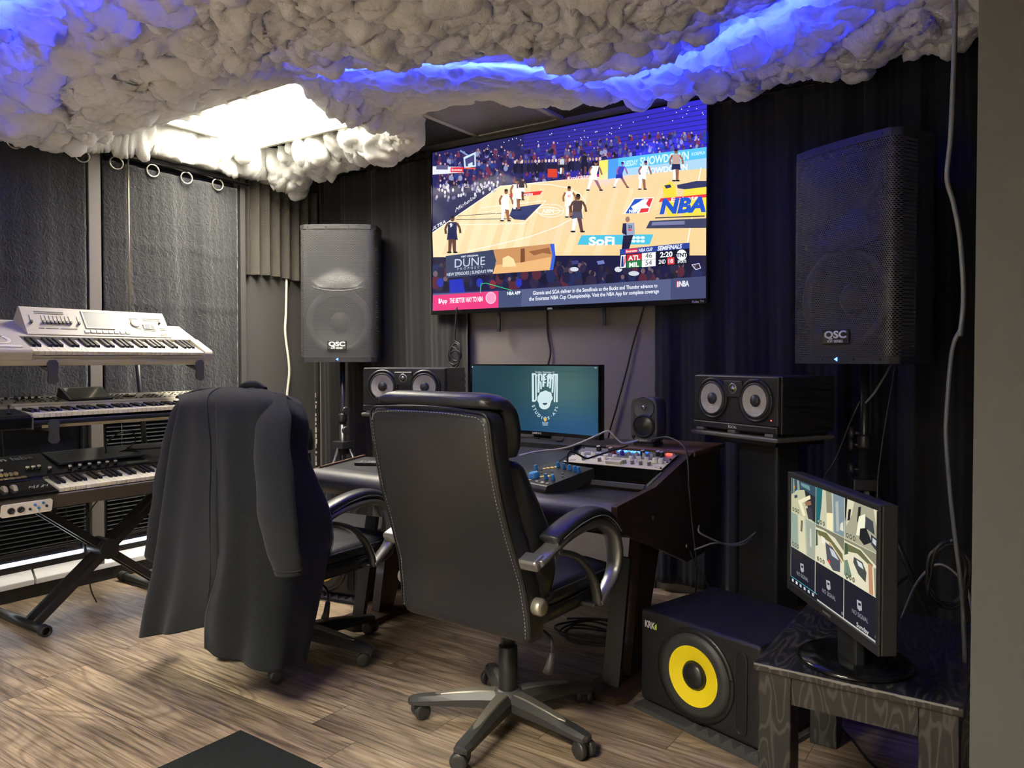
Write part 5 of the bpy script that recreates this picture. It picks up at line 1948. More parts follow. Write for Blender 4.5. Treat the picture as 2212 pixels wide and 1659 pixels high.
# ------------------------------------------------------------------ coat over the left chair
def coat():
    t = thing('coat', 'long black wool coat draped over the back of the left office chair', 'coat', (-2.58, 1.85, 0))
    O = Vector((-2.58, 1.85, 0))
    rowsL = [
        [(-3.02, 2.02, 1.07), (-3.005, 1.88, 1.108), (-2.90, 1.88, 1.132), (-2.824, 1.88, 1.142), (-2.714, 1.88, 1.154)],
        [(-2.95, 2.00, 1.03), (-2.835, 1.79, 1.072), (-2.765, 1.765, 1.094), (-2.675, 1.755, 1.102), (-2.54, 1.752, 1.112)],
        [(-2.93, 1.98, .90), (-2.846, 1.76, .910), (-2.72, 1.71, .925), (-2.570, 1.69, .935), (-2.432, 1.68, .945)],
        [(-2.97, 1.96, .65), (-2.879, 1.74, .648), (-2.75, 1.68, .675), (-2.572, 1.67, .695), (-2.385, 1.65, .712)],
        [(-3.00, 1.95, .43), (-2.912, 1.72, .432), (-2.76, 1.67, .465), (-2.589, 1.66, .487), (-2.362, 1.64, .527)],
        [(-3.03, 1.94, .29), (-2.94, 1.71, .285), (-2.79, 1.66, .33), (-2.61, 1.66, .36), (-2.42, 1.66, .41)],
        [(-3.06, 1.92, .16), (-2.967, 1.70, .150), (-2.84, 1.665, .185), (-2.70, 1.67, .222), (-2.520, 1.69, .281)],
    ]
    rowsR = [
        [(-2.714, 1.88, 1.154), (-2.63, 1.88, 1.156), (-2.55, 1.88, 1.154), (-2.424, 1.88, 1.151), (-2.348, 1.88, 1.130), (-2.30, 1.95, 1.09)],
        [(-2.54, 1.750, 1.112), (-2.45, 1.748, 1.114), (-2.375, 1.75, 1.113), (-2.282, 1.76, 1.110), (-2.235, 1.82, 1.079), (-2.25, 1.93, 1.02)],
        [(-2.436, 1.678, .945), (-2.36, 1.668, .95), (-2.282, 1.68, .955), (-2.207, 1.72, .948), (-2.225, 1.82, .93), (-2.251, 1.93, .900)],
        [(-2.392, 1.646, .712), (-2.30, 1.636, .72), (-2.243, 1.65, .728), (-2.160, 1.72, .718), (-2.17, 1.86, .70), (-2.218, 2.00, .677)],
        [(-2.372, 1.634, .527), (-2.30, 1.628, .53), (-2.246, 1.65, .527), (-2.150, 1.73, .507), (-2.17, 1.86, .50), (-2.226, 1.98, .497)],
        [(-2.42, 1.626, .37), (-2.33, 1.622, .36), (-2.25, 1.65, .36), (-2.158, 1.72, .35), (-2.18, 1.83, .33), (-2.228, 1.93, .31)],
        [(-2.436, 1.63, .237), (-2.368, 1.65, .205), (-2.29, 1.66, .195), (-2.165, 1.71, .185), (-2.19, 1.80, .165), (-2.229, 1.88, .135)],
    ]

    def surf(rows, nu, nv, seed):
        rows = [[Vector(p) for p in r] for r in rows]
        rr = [spline(r, nu) for r in rows]
        cols = list(zip(*rr))
        cc = [spline(list(c), nv) for c in cols]
        nU, nV = len(cc), len(cc[0])
        g = M()
        vs = []
        for j in range(nV):
            for i in range(nU):
                u, v = i / (nU - 1), j / (nV - 1)
                p = cc[i][j].copy()
                f = .016 * v * math.sin(u * 11 + seed + 1.2 * v) + .008 * v * math.sin(u * 21 + seed * 2 + v) + .003 * math.sin(u * 5 + v * 9 + seed)
                p.y += f
                p.x += .3 * f
                vs.append(p - O)
        return g.add(vs, [(j * nU + i, j * nU + i + 1, (j + 1) * nU + i + 1, (j + 1) * nU + i) for j in range(nV - 1) for i in range(nU - 1)], 0, True)
    obj('left_panel', surf(rowsL, 8, 8, 1.0), WOOL, t, solid=.007)
    obj('right_panel', surf(rowsR, 8, 8, 3.0), WOOL, t, solid=.007)
    # front of the coat folding over the far side of the chair back
    fr = [[(-3.02, 2.02, 1.07), (-2.85, 2.02, 1.12), (-2.70, 2.03, 1.135), (-2.55, 2.03, 1.13), (-2.42, 2.02, 1.11), (-2.30, 1.95, 1.09)],
          [(-3.005, 1.88, 1.108), (-2.88, 1.88, 1.136), (-2.714, 1.88, 1.154), (-2.55, 1.88, 1.154), (-2.424, 1.88, 1.151), (-2.348, 1.88, 1.130)]]
    obj('yoke', surf(fr, 6, 6, 2.0), WOOL, t, solid=.007)
    seam = spline([Vector(p) - O for p in ((-2.70, 1.868, 1.158), (-2.60, 1.742, 1.113), (-2.475, 1.672, .945), (-2.44, 1.642, .712), (-2.42, 1.632, .53), (-2.44, 1.63, .37))], 6)
    obj('back_seam', M().tube(seam, .0025, 6), mat('wool_seam', (24, 25, 28), .9), t)

    def sleeve(name, path, rad, flat):
        pts = spline([Vector(p) - O for p in path], 8)
        rr = []
        N = len(pts)
        for i, p in enumerate(pts):
            u = i / (N - 1)
            d = (pts[min(i + 1, N - 1)] - pts[max(i - 1, 0)]).normalized()
            x = Vector((1, 0, 0)) - d * d.x
            x.normalize()
            y = d.cross(x)
            r = float(np.interp(u, [0, .06, .25, .6, 1], rad))
            ring = []
            for q in range(24):
                a = 2 * PI * q / 24
                w = 1 + .05 * math.sin(3 * a + u * 9) + .03 * math.sin(u * 30 + a)
                ring.append(p + x * (r * w * math.cos(a)) + y * (r * flat * w * math.sin(a)))
            rr.append(ring)
        s = obj(name, M().loft(rr), WOOL, t)
        end = rr[-2]
        obj('cuff_hem', M().tube([Vector(q) for q in rr[-4]], .0022, 6, closed=True), mat('wool_seam', (24, 25, 28), .9), s)
        return s
    sleeve('sleeve', [(-2.86, 1.86, 1.105), (-2.885, 1.825, 1.02), (-2.925, 1.80, .842), (-2.975, 1.79, .625), (-3.04, 1.79, .437)], [.02, .055, .075, .075, .058], .6)
    sleeve('sleeve', [(-2.33, 1.86, 1.135), (-2.265, 1.79, 1.085), (-2.16, 1.695, .985), (-2.075, 1.640, .86), (-2.02, 1.615, .735), (-1.992, 1.612, .64), (-1.985, 1.62, .575)], [.018, .036, .070, .082, .058], .5)
    cp = spline([Vector(p) - O for p in ((-2.64, 1.93, 1.15), (-2.60, 1.925, 1.168), (-2.54, 1.92, 1.17), (-2.50, 1.93, 1.148))], 5)
    obj('collar', M().tube(cp, .018, 12, flat=.8), WOOL, t)
    b = obj('button', M().lathe([(.011, 0), (.012, .003), (.009, .005), (.006, .004)], 18, Vector((-2.235, 1.935, .605)) - O + Vector((.012, -.012, .0)), (.75, -.65, 0)), mat('coat_button', (30, 32, 38), .25), t)
    return t


coat()
# ------------------------------------------------------------------ keyboards on their stand
KEYW = mat('ivory_key', (206, 200, 178), .4)
KEYB = mat('ebony_key', (26, 26, 27), .3)
IVORY = mat('ivory_body', (172, 166, 146), .45, vary=(5, .04))
PRNT = mat('grey_print', (92, 88, 78), .6)
_keys = {}


def piano_keys(parent, x0, d0, h, octaves, klen=.145, white=.0235, extra=1):
    """White and black keys, every one an object; meshes are shared."""
    if 'w' not in _keys:
        _keys['w'] = obj('white_key', M().b2((.0006, 0, -.018), (white - .0006, klen, 0)), KEYW, parent, bevel=.0012)
        _keys['b'] = obj('black_key', M().prism([(.052, 0), (.058, .011), (klen, .0125), (klen, 0)], lambda a, b, d: (d, a, b), -.0062, .0062), KEYB, parent, bevel=.0012)
        fw, fb = _keys['w'], _keys['b']
    else:
        fw = fb = None
    for i in range(octaves * 7 + extra):
        k = fw if (fw and i == 0) else copy(_keys['w'], parent)
        k.location = (x0 + i * white, d0, h)
    n = 0
    for o in range(octaves):
        for q in (1, 2, 4, 5, 6):
            k = fb if (fb and n == 0) else copy(_keys['b'], parent)
            k.location = (x0 + (o * 7 + q) * white, d0, h)
            n += 1


def rot_kb(th):
    return (R(th), 0, R(90))


# white workstation on the top tier
def white_workstation():
    y0, y1 = 1.36, 2.44
    t = thing('keyboard', 'ivory white workstation keyboard with a raised panel on the top tier of the stand', 'keyboard', (-3.62, y0, 1.236), rot=rot_kb(22))
    Ln = y1 - y0
    obj('body', M().prism([(.0, .006), (-.004, .03), (.002, .040), (.152, .040), (.152, .088), (.33, .098), (.36, .085), (.36, 0), (.02, 0)], lambda a, b, d: (d, a, b), .0, Ln), IVORY, t, bevel=.004)
    # cheek at the right end, control block at the left end
    for a, b in ((Ln - .040, Ln + .004), (-.004, .205)):
        obj('end_block', M().prism([(-.006, .030), (-.006, .070), (.004, .082), (.153, .0905), (.153, .04), (.01, .03)], lambda q, w, d: (d, q, w), a, b), IVORY, t, bevel=.005, seg=3)
    piano_keys(t, .212, .004, .073, 5)
    obj('key_shadow_rail', M().b2((.205, -.002, .041), (Ln - .042, .006, .052)), mat('key_rail', (150, 142, 120), .5), t)
    # joystick plate and ribbon
    js = obj('joystick_dish', M().lathe([(.044, 0), (.040, .002), (.030, -.0005)], 32, (.11, .10, .0895), (0, -.05, 1), caps=False), mat('dish_ivory', (206, 198, 174), .4), t)
    obj('joystick', M().lathe([(.004, 0), (.004, .014), (.009, .016), (.008, .021), (.001, .022)], 16, (.11, .10, .0890), (0, 0, 1)), IVORY, js)
    obj('ribbon_pad', M().box((.10, .030, .0865), (.15, .020, .004), (R(4), 0, 0)), KEYW, t, bevel=.002)
    # raised panel
    px0, px1 = .250, .945
    obj('panel_housing', M().prism([(.163, .089), (.165, .094), (.288, .176), (.300, .178), (.325, .095)], lambda a, b, d: (d, a, b), px0, px1), IVORY, t, bevel=.003)
    pang = math.atan2(.176 - .094, .288 - .165)
    plen = math.hypot(.176 - .094, .288 - .165)
    f = thing_part('control_panel', t, (px0, .165, .0945), (pang, 0, 0))
    W = px1 - px0
    sc = obj('touch_screen', M().b2((.275, .045, .0012), (.400, .135, .0032)), mat('screen_grey', (84, 86, 84), .4), f)
    fm = M()
    for (a, b, c, d) in ((.268, .038, .407, .0448), (.268, .1352, .407, .142), (.268, .0449, .2748, .1351), (.4002, .0449, .407, .1351)):
        fm.b2((a, b, .001), (c, d, .0040))
    obj('screen_frame', fm, IVORY, sc)
    for i in range(10):
        x = .030 if i == 0 else (.062 + i * .0175 if i < 9 else .240)
        s = obj('fader', M().b2((x - .0035, .058, .001), (x + .0035, .070, .012)), mat('fader_cap', (70, 68, 62), .4), f)
        obj('slot', M().b2((x - .0012, .055, .0006), (x + .0012, .105, .0014)), PRNT, s)
    for i in range(8):
        obj('pad_button', M().b2((.255 + i * .0285, .012, .0012), (.279 + i * .0285, .030, .0042)), KEYW, f, bevel=.0015)
    pr_ = M()
    for x0_, x1_, y_, n in ((.055, .185, .125, 2), (.500, .545, .108, 2), (.570, .670, .110, 2), (.055, .078, .030, 1), (.085, .140, .030, 1), (.150, .225, .030, 1), (.520, .545, .045, 1), (.555, .62, .066, 4), (.645, .675, .050, 2)):
        for k in range(n):
            obj('printed_legend', M().b2((x0_, y_ - k * .010, .0006), (x1_, y_ - k * .010 + .005, .0011)), PRNT, f)
    obj('value_dial', M().lathe([(.024, 0), (.023, .004), (.019, .006), (.001, .0055)], 32, (.522, .080, .001)), mat('dial_ivory', (214, 206, 180), .4), f)
    for i in range(3):
        for j in range(3):
            obj('number_button', M().b2((.560 + i * .014, .062 - j * .012 + .01, .001), (.571 + i * .014, .070 - j * .012 + .01, .0035)), mat('dial_ivory', (214, 206, 180), .4), f)
    m = M()
    lettering(m, 'm3', .028, (.655, .014, .0012), (1, 0, 0), (0, 1, 0), bold=.01)
    obj('model_mark', m, PRNT, f)
    obj('volume_knob', M().lathe([(.006, 0), (.005, .010)], 14, (.655, .088, .001)), mat('fader_cap', (70, 68, 62), .4), f)
    return t


white_workstation()


def silver_workstation():
    y0, y1 = 1.44, 2.62
    t = thing('keyboard', 'black and silver workstation keyboard with a small raised screen on the middle tier', 'keyboard', (-3.60, y0, .972), rot=rot_kb(3.5))
    Ln = y1 - y0
    obj('body', M().prism([(0, 0), (-.003, .018), (.0, .030), (.150, .034), (.150, .0), ], lambda a, b, d: (d, a, b), .08, Ln), SATIN, t, bevel=.003)
    obj('rear_body', M().prism([(.1505, 0), (.1505, .066), (.17, .078), (.36, .098), (.37, .08), (.37, 0)], lambda a, b, d: (d, a, b), .0, Ln), mat('silver_body', (150, 146, 134), .4, .3), t, bevel=.003)
    obj('gold_rail', M().b2((.16, -.008, -.004), (Ln, -.0032, .008)), mat('champagne_rail', (176, 158, 118), .35, .5), t)
    obj('key_bar', M().prism([(.150, .066), (.160, .074), (.195, .084), (.205, .084), (.205, .06), (.150, .06)], lambda a, b, d: (d, a, b), .12, Ln), KEYW, t, bevel=.002)
    e = obj('end_block', M().prism([(-.02, -.004), (-.02, .046), (-.01, .056), (.149, .070), (.149, 0)], lambda a, b, d: (d, a, b), -.03, .112), GLOSS, t, bevel=.006)
    obj('silver_trim', M().b2((.113, -.0205, -.006), (.120, .145, .050)), SILVER, t)
    obj('joystick', M().lathe([(.012, 0), (.004, .004), (.004, .028), (.007, .034), (.001, .036)], 14, (.05, .05, .062)), RUBBER, e)
    for z in (.008, .032):
        obj('screw', M().lathe([(.006, 0), (.004, .004)], 12, (-.032, .02, z), (-1, 0, 0)), STEEL, e)
    piano_keys(t, .124, -.002, .060, 6)
    # raised screen, dots of buttons, knobs
    sp = thing_part('raised_screen', t, (.485, .215, .0855), (R(24), 0, 0))
    obj('housing', M().b2((-.105, 0, -.055), (.105, .125, .006)), SATIN, sp, bevel=.003)
    obj('glass', M().b2((-.09, .012, .0062), (.09, .112, .0075)), mat('screen_dark', (66, 62, 56), .08), sp)
    dk = M()
    rg = random.Random(9)
    for x in np.arange(.02, Ln - .03, .026):
        if .36 < x < .61:
            continue
        for d in (.235, .265, .295, .325):
            if rg.random() < .72:
                w = rg.choice([.007, .011, .015])
                dk.box((x, d, .0830 + (d - .2) * .105), (w, .007, .004))
    obj('panel_buttons', dk, mat('button_dark', (44, 44, 42), .4), t)
    for x in (.145, .185, .215, .245, .275, .17):
        obj('knob', M().lathe([(.0075, 0), (.0065, .014)], 14, (x, .31 - (x == .17) * .05, .093)), SATIN, t)
    obj('value_dial', M().lathe([(.026, 0), (.024, .005), (.001, .006)], 28, (.70, .275, .090)), GLOSS, t)
    return t


silver_workstation()


def black_controller():
    y0, y1 = 1.20, 2.42
    t = thing('keyboard', 'dark keyboard with faders, a flat black screen and short white keys on the bottom tier', 'keyboard', (-3.57, y0, .640), rot=rot_kb(12))
    Ln = y1 - y0
    BR = mat('brown_front', (66, 60, 54), .45)
    obj('body', M().prism([(0, -.03), (-.004, .030), (.0, .036), (.150, .040), (.150, -.03)], lambda a, b, d: (d, a, b), .0, Ln), BR, t, bevel=.003)
    obj('rear_body', M().prism([(.1505, -.03), (.1505, .062), (.165, .070), (.43, .088), (.44, -.03)], lambda a, b, d: (d, a, b), .0, Ln), SATIN, t, bevel=.003)
    obj('left_block', M().prism([(-.006, .036), (-.006, .052), (.149, .060), (.149, .0405), (.01, .0365)], lambda a, b, d: (d, a, b), .0, .448), GLOSS, t, bevel=.003)
    obj('key_felt', M().b2((.45, .1455, .0405), (Ln, .1502, .068)), mat('brown_felt', (96, 88, 70), .8), t)
    piano_keys(t, .455, .004, .058, 4, extra=4)
    for x in (.262, .300):
        obj('wheel', M().lathe([(.026, -.008), (.028, -.004), (.028, .004), (.026, .008)], 24, (x, .075, .046), (1, 0, 0)), mat('wheel_grey', (150, 142, 124), .4), t)
    m = M()
    lettering(m, 'open labs', .050, (.385, .385, .0868), (1, 0, 0), (0, .995, .068), bold=.025, sx=1.25)
    obj('lettering', m, PRINT, t)
    sg = M()
    for k in range(9):
        a = .355 + k * .009
        sg.tube([(a, .06 + .012 * math.sin(k * 2), .0572), (a + .012, .072 + .01 * math.cos(k * 3), .0578)], .0012, 5)
    obj('scribble', sg, PRINT, t)
    obj('flat_screen', M().b2((.56, .24, .082), (.98, .425, .092)), mat('smoky_glass', (52, 56, 66), .18), t, bevel=.002, rot=None)
    for i in range(9):
        f = obj('fader', M().b2((.19 + i * .020, .185, .075), (.203 + i * .020, .205, .088)), mat('fader_tan', (170, 154, 120), .4), t, bevel=.002)
    for i in range(8):
        obj('pad_button', M().b2((.20 + i * .024, .158, .070), (.219 + i * .024, .174, .074)), mat('pad_tan', (150, 138, 112), .5), t)
    KC = mat('pale_cap', (220, 214, 196), .35)
    for x, d in ((.26, .22), (.31, .23), (.420, .235), (.445, .236), (.470, .238), (.50, .20), (.585, .19), (.63, .19), (.675, .19), (.72, .19), (.76, .19), (.80, .19)):
        k = obj('knob', M().lathe([(.0095, 0), (.0088, .016)], 16, (x, d, .0735)), SATIN, t)
        obj('cap', M().lathe([(.0085, 0), (.0075, .006)], 16, (x, d, .0895)), KC, k)
    obj('small_display', M().b2((.86, .175, .072), (.97, .205, .075)), mat('olive_display', (96, 96, 70), .3), t)
    bt = M()
    rg = random.Random(12)
    for i in range(26):
        bt.box((.56 + i * .0115, .168 + (i % 3) * .004, .0725), (.008, .006, .004))
    obj('button_row', bt, mat('button_dark', (44, 44, 42), .4), t)
    # little white connector panel on the front
    jp = obj('jack_panel', M().prism([(.222, -.030), (.228, -.036), (.418, -.036), (.424, -.030), (.424, .014), (.418, .020), (.228, .020), (.222, .014)], lambda a, b, d: (a, d, b), -.012, -.0045), mat('panel_white', (222, 216, 204), .4), t, bevel=.001)
    for x in (.258, .296):
        obj('jack_socket', M().lathe([(.014, 0), (.014, .004), (.006, .003), (.006, .001)], 22, (x, -.012, -.008), (0, -1, 0)), BLACK, jp)
    for x, z, m_ in ((.333, -.012, BLACK), (.352, .004, BLUE), (.368, -.012, BLUE), (.385, .008, BLUE), (.400, -.008, BLACK)):
        obj('dial', M().lathe([(.006, 0), (.005, .005)], 14, (x, -.012, z), (0, -1, 0)), m_, jp)
    return t


black_controller()


def keyboard_stand():
    t = thing('keyboard_stand', 'black cross-legged stand carrying three keyboards by the window wall', 'keyboard stand', (-3.86, 2.0, 0))
    G = mat('stand_black', (36, 36, 38), .35, .3)
    for (ya, yb) in ((-.34, .34), (.34, -.34)):
        for dx in (.035, -.045):
            x = dx + (.02 if ya < 0 else -.02)
            p0, p1 = Vector((x, ya, .045)), Vector((x, yb, .600))
            d = (p1 - p0)
            m = M().box((p0 + p1) / 2, (.022, .036, d.length), d.to_track_quat('Z', 'X').to_matrix() @ Matrix.Rotation(R(90), 3, 'Z') if False else frame_x(d))
            obj('cross_tube', m, G, t, bevel=.003)
    for y in (-.34, .34):
        f = obj('foot_bar', M().cyl((-.44, y, .026), (.13, y, .026), .021, n=20), G, t)
        for x in (-.44, .13):
            obj('end_cap', M().lathe([(.026, 0), (.0265, .004), (.0265, .040), (.024, .044), (.017, .044), (.017, .03)], 22, (x - (.02 if x > 0 else .024), y, .0268), (1, 0, 0) if x > 0 else (1, 0, 0), caps=False), RUBBER, f)
        obj('top_bar', M().cyl((-.40, y, .618), (.24, y, .590), .012, n=14), G, t)
    obj('pivot_plate', M().lathe([(.05, -.07), (.05, .065)], 24, (0, .0, .322), (1, 0, 0)), G, t, bevel=.006)
    # uprights and tiers
    for y in (-.36, .36):
        up = obj('upright', M().tube([(-.22, y, .60), (-.26, y, .95), (-.33, y, 1.42)], .014, 12), G, t)
        for z, xf, tip in ((1.215, .25, 1.222), (.955, .255, .960)):
            xr = -.22 - .11 * (z - .6) / .82
            ty = [(xr, y, z + .03), (0, y, z), (xf, y, tip)] if z < 1 else [(xr, y, z + .16), (0, y, z + .08), (xf, y, tip)]
            am = obj('support_arm', M().tube(ty, .010, 10), G, up)
            obj('arm_tip', M().prism([(-.022, -.050), (-.010, -.062), (.010, -.062), (.022, -.050), (.018, -.01), (.022, .03), (.012, .045), (-.012, .045), (-.022, .03), (-.018, -.01)], lambda a, b, d: (xf + d, y + a, tip + b), .026, .040), mat('arm_rubber', (58, 58, 60), .5), am, bevel=.004)
    return t


def frame_x(d):
    """Rotation whose z axis is d and whose x axis stays level along world x."""
    z = Vector(d).normalized()
    x = Vector((1, 0, 0))
    y = z.cross(x).normalized()
    return Matrix((x, y, z)).transposed()


keyboard_stand()
for nm, lab, pts, r in (
        ('audio_cable', 'thin black cable looping over the short keys of the bottom keyboard', [(-3.80, 2.35, .80), (-3.84, 2.22, .80), (-3.87, 2.12, .80), (-3.83, 2.03, .775), (-3.76, 1.95, .745), (-3.71, 1.87, .725), (-3.67, 1.84, .718), (-3.645, 1.88, .716), (-3.66, 1.95, .720), (-3.71, 1.97, .730), (-3.75, 1.90, .735), (-3.76, 1.80, .735), (-3.77, 1.66, .738), (-3.80, 1.50, .745)], .0038),
        ('audio_cable', 'thin black cable rising in a loop behind the bottom keyboard', [(-3.86, 2.02, .790), (-3.93, 2.06, .84), (-3.96, 2.14, .880), (-3.95, 2.21, .878), (-3.92, 2.20, .83), (-3.90, 2.12, .79)], .0035),
        ('audio_cable', 'thin grey cable hanging below the bottom keyboard in front of the blind', [(-3.90, 2.05, .60), (-3.98, 2.0, .50), (-4.0, 1.99, .40), (-4.0, 2.0, .12), (-3.99, 2.03, .012)], .0035)):
    tag(obj(nm, M().tube(pts, r, 8, sub=7), CABLEB), lab, 'cable')
tag(obj('plug_adapter', M().tube([(-3.80, 2.30, .795), (-3.79, 2.345, .80)], .009, 10).tube([(-3.785, 2.352, .80), (-3.78, 2.385, .802)], .006, 10, 1), [mat('plug_blue', (40, 84, 160), .4), STEEL]), 'blue sleeved cable plug at the right end of the bottom keyboard', 'plug')
# ------------------------------------------------------------------ side table and security screen
OAK = mat('black_oak', (30, 29, 29), .38, bump=(60, .35, (1, 1, 6)), vary=(26, .35))


def ash_mat():
    m = bpy.data.materials.new('black_ash_grain')
    m.use_nodes = True
    nt = m.node_tree
    L = nt.links.new
    b = nt.nodes['Principled BSDF']
    b.inputs['Roughness'].default_value = .36
    tc = nt.nodes.new('ShaderNodeTexCoord')
    mp = nt.nodes.new('ShaderNodeMapping')
    mp.inputs['Scale'].default_value = (9, 2.2, 2.2)
    n = nt.nodes.new('ShaderNodeTexNoise')
    n.inputs['Scale'].default_value = 1.0
    n.inputs['Detail'].default_value = 2.5
    ml = nt.nodes.new('ShaderNodeMath')
    ml.operation = 'MULTIPLY'
    ml.inputs[1].default_value = 110
    sn = nt.nodes.new('ShaderNodeMath')
    sn.operation = 'SINE'
    rp = nt.nodes.new('ShaderNodeValToRGB')
    e = rp.color_ramp.elements
    e[0].position, e[0].color = .35, (*lin((24, 24, 25)), 1)
    e[1].position, e[1].color = .95, (*lin((58, 56, 54)), 1)
    L(tc.outputs['Object'], mp.inputs[0])
    L(mp.outputs[0], n.inputs['Vector'])
    L(n.outputs[0], ml.inputs[0])
    L(ml.outputs[0], sn.inputs[0])
    L(sn.outputs[0], rp.inputs[0])
    L(rp.outputs[0], b.inputs['Base Color'])
    return m


ASH = ash_mat()
TX0, TX1, TY0, TY1, TZ = -.612, -.122, 2.035, 2.72, .46


def side_table():
    t = thing('side_table', 'low black wood-grain side table with thick square legs by the grey wall end', 'table', ((TX0 + TX1) / 2, (TY0 + TY1) / 2, 0))
    w, d = (TX1 - TX0) / 2, (TY1 - TY0) / 2
    tp = obj('tabletop', M().b2((-w, -d, TZ - .022), (w, d, TZ)), ASH, t, bevel=.005, seg=3)
    wr = M()
    rg = random.Random(8)
    x = -w + .004
    lo, hi = [], []
    while x < w - .004:
        lo.append((x, TZ - .0035 - rg.uniform(0, .004)))
        hi.append((x, TZ + .0003))
        x += rg.uniform(.006, .02)
    wr.prism(lo + hi[::-1], lambda a, b, q: (a, q, b), -d - .0006, -d + .0025)
    obj('worn_edge', wr, mat('worn_edge', (112, 110, 108), .6), tp)
    for sx in (-1, 1):
        for sy in (-1, 1):
            obj('leg', M().b2((sx * (w - .012) - (.085 if sx > 0 else 0), sy * (d - .012) - (.085 if sy > 0 else 0), .001), (sx * (w - .012) + (.085 if sx < 0 else 0), sy * (d - .012) + (.085 if sy < 0 else 0), TZ - .0225)), ASH, t, bevel=.003)
    obj('apron', M().b2((-w + .098, -d + .014, TZ - .095), (w - .098, -d + .034, TZ - .0225)), ASH, t)
    obj('apron', M().b2((-w + .098, d - .034, TZ - .095), (w - .098, d - .014, TZ - .0225)), ASH, t)
    obj('apron', M().b2((-w + .014, -d + .098, TZ - .095), (-w + .034, d - .098, TZ - .0225)), ASH, t)
    obj('apron', M().b2((w - .034, -d + .098, TZ - .095), (w - .014, d - .098, TZ - .0225)), ASH, t)
    return t


side_table()


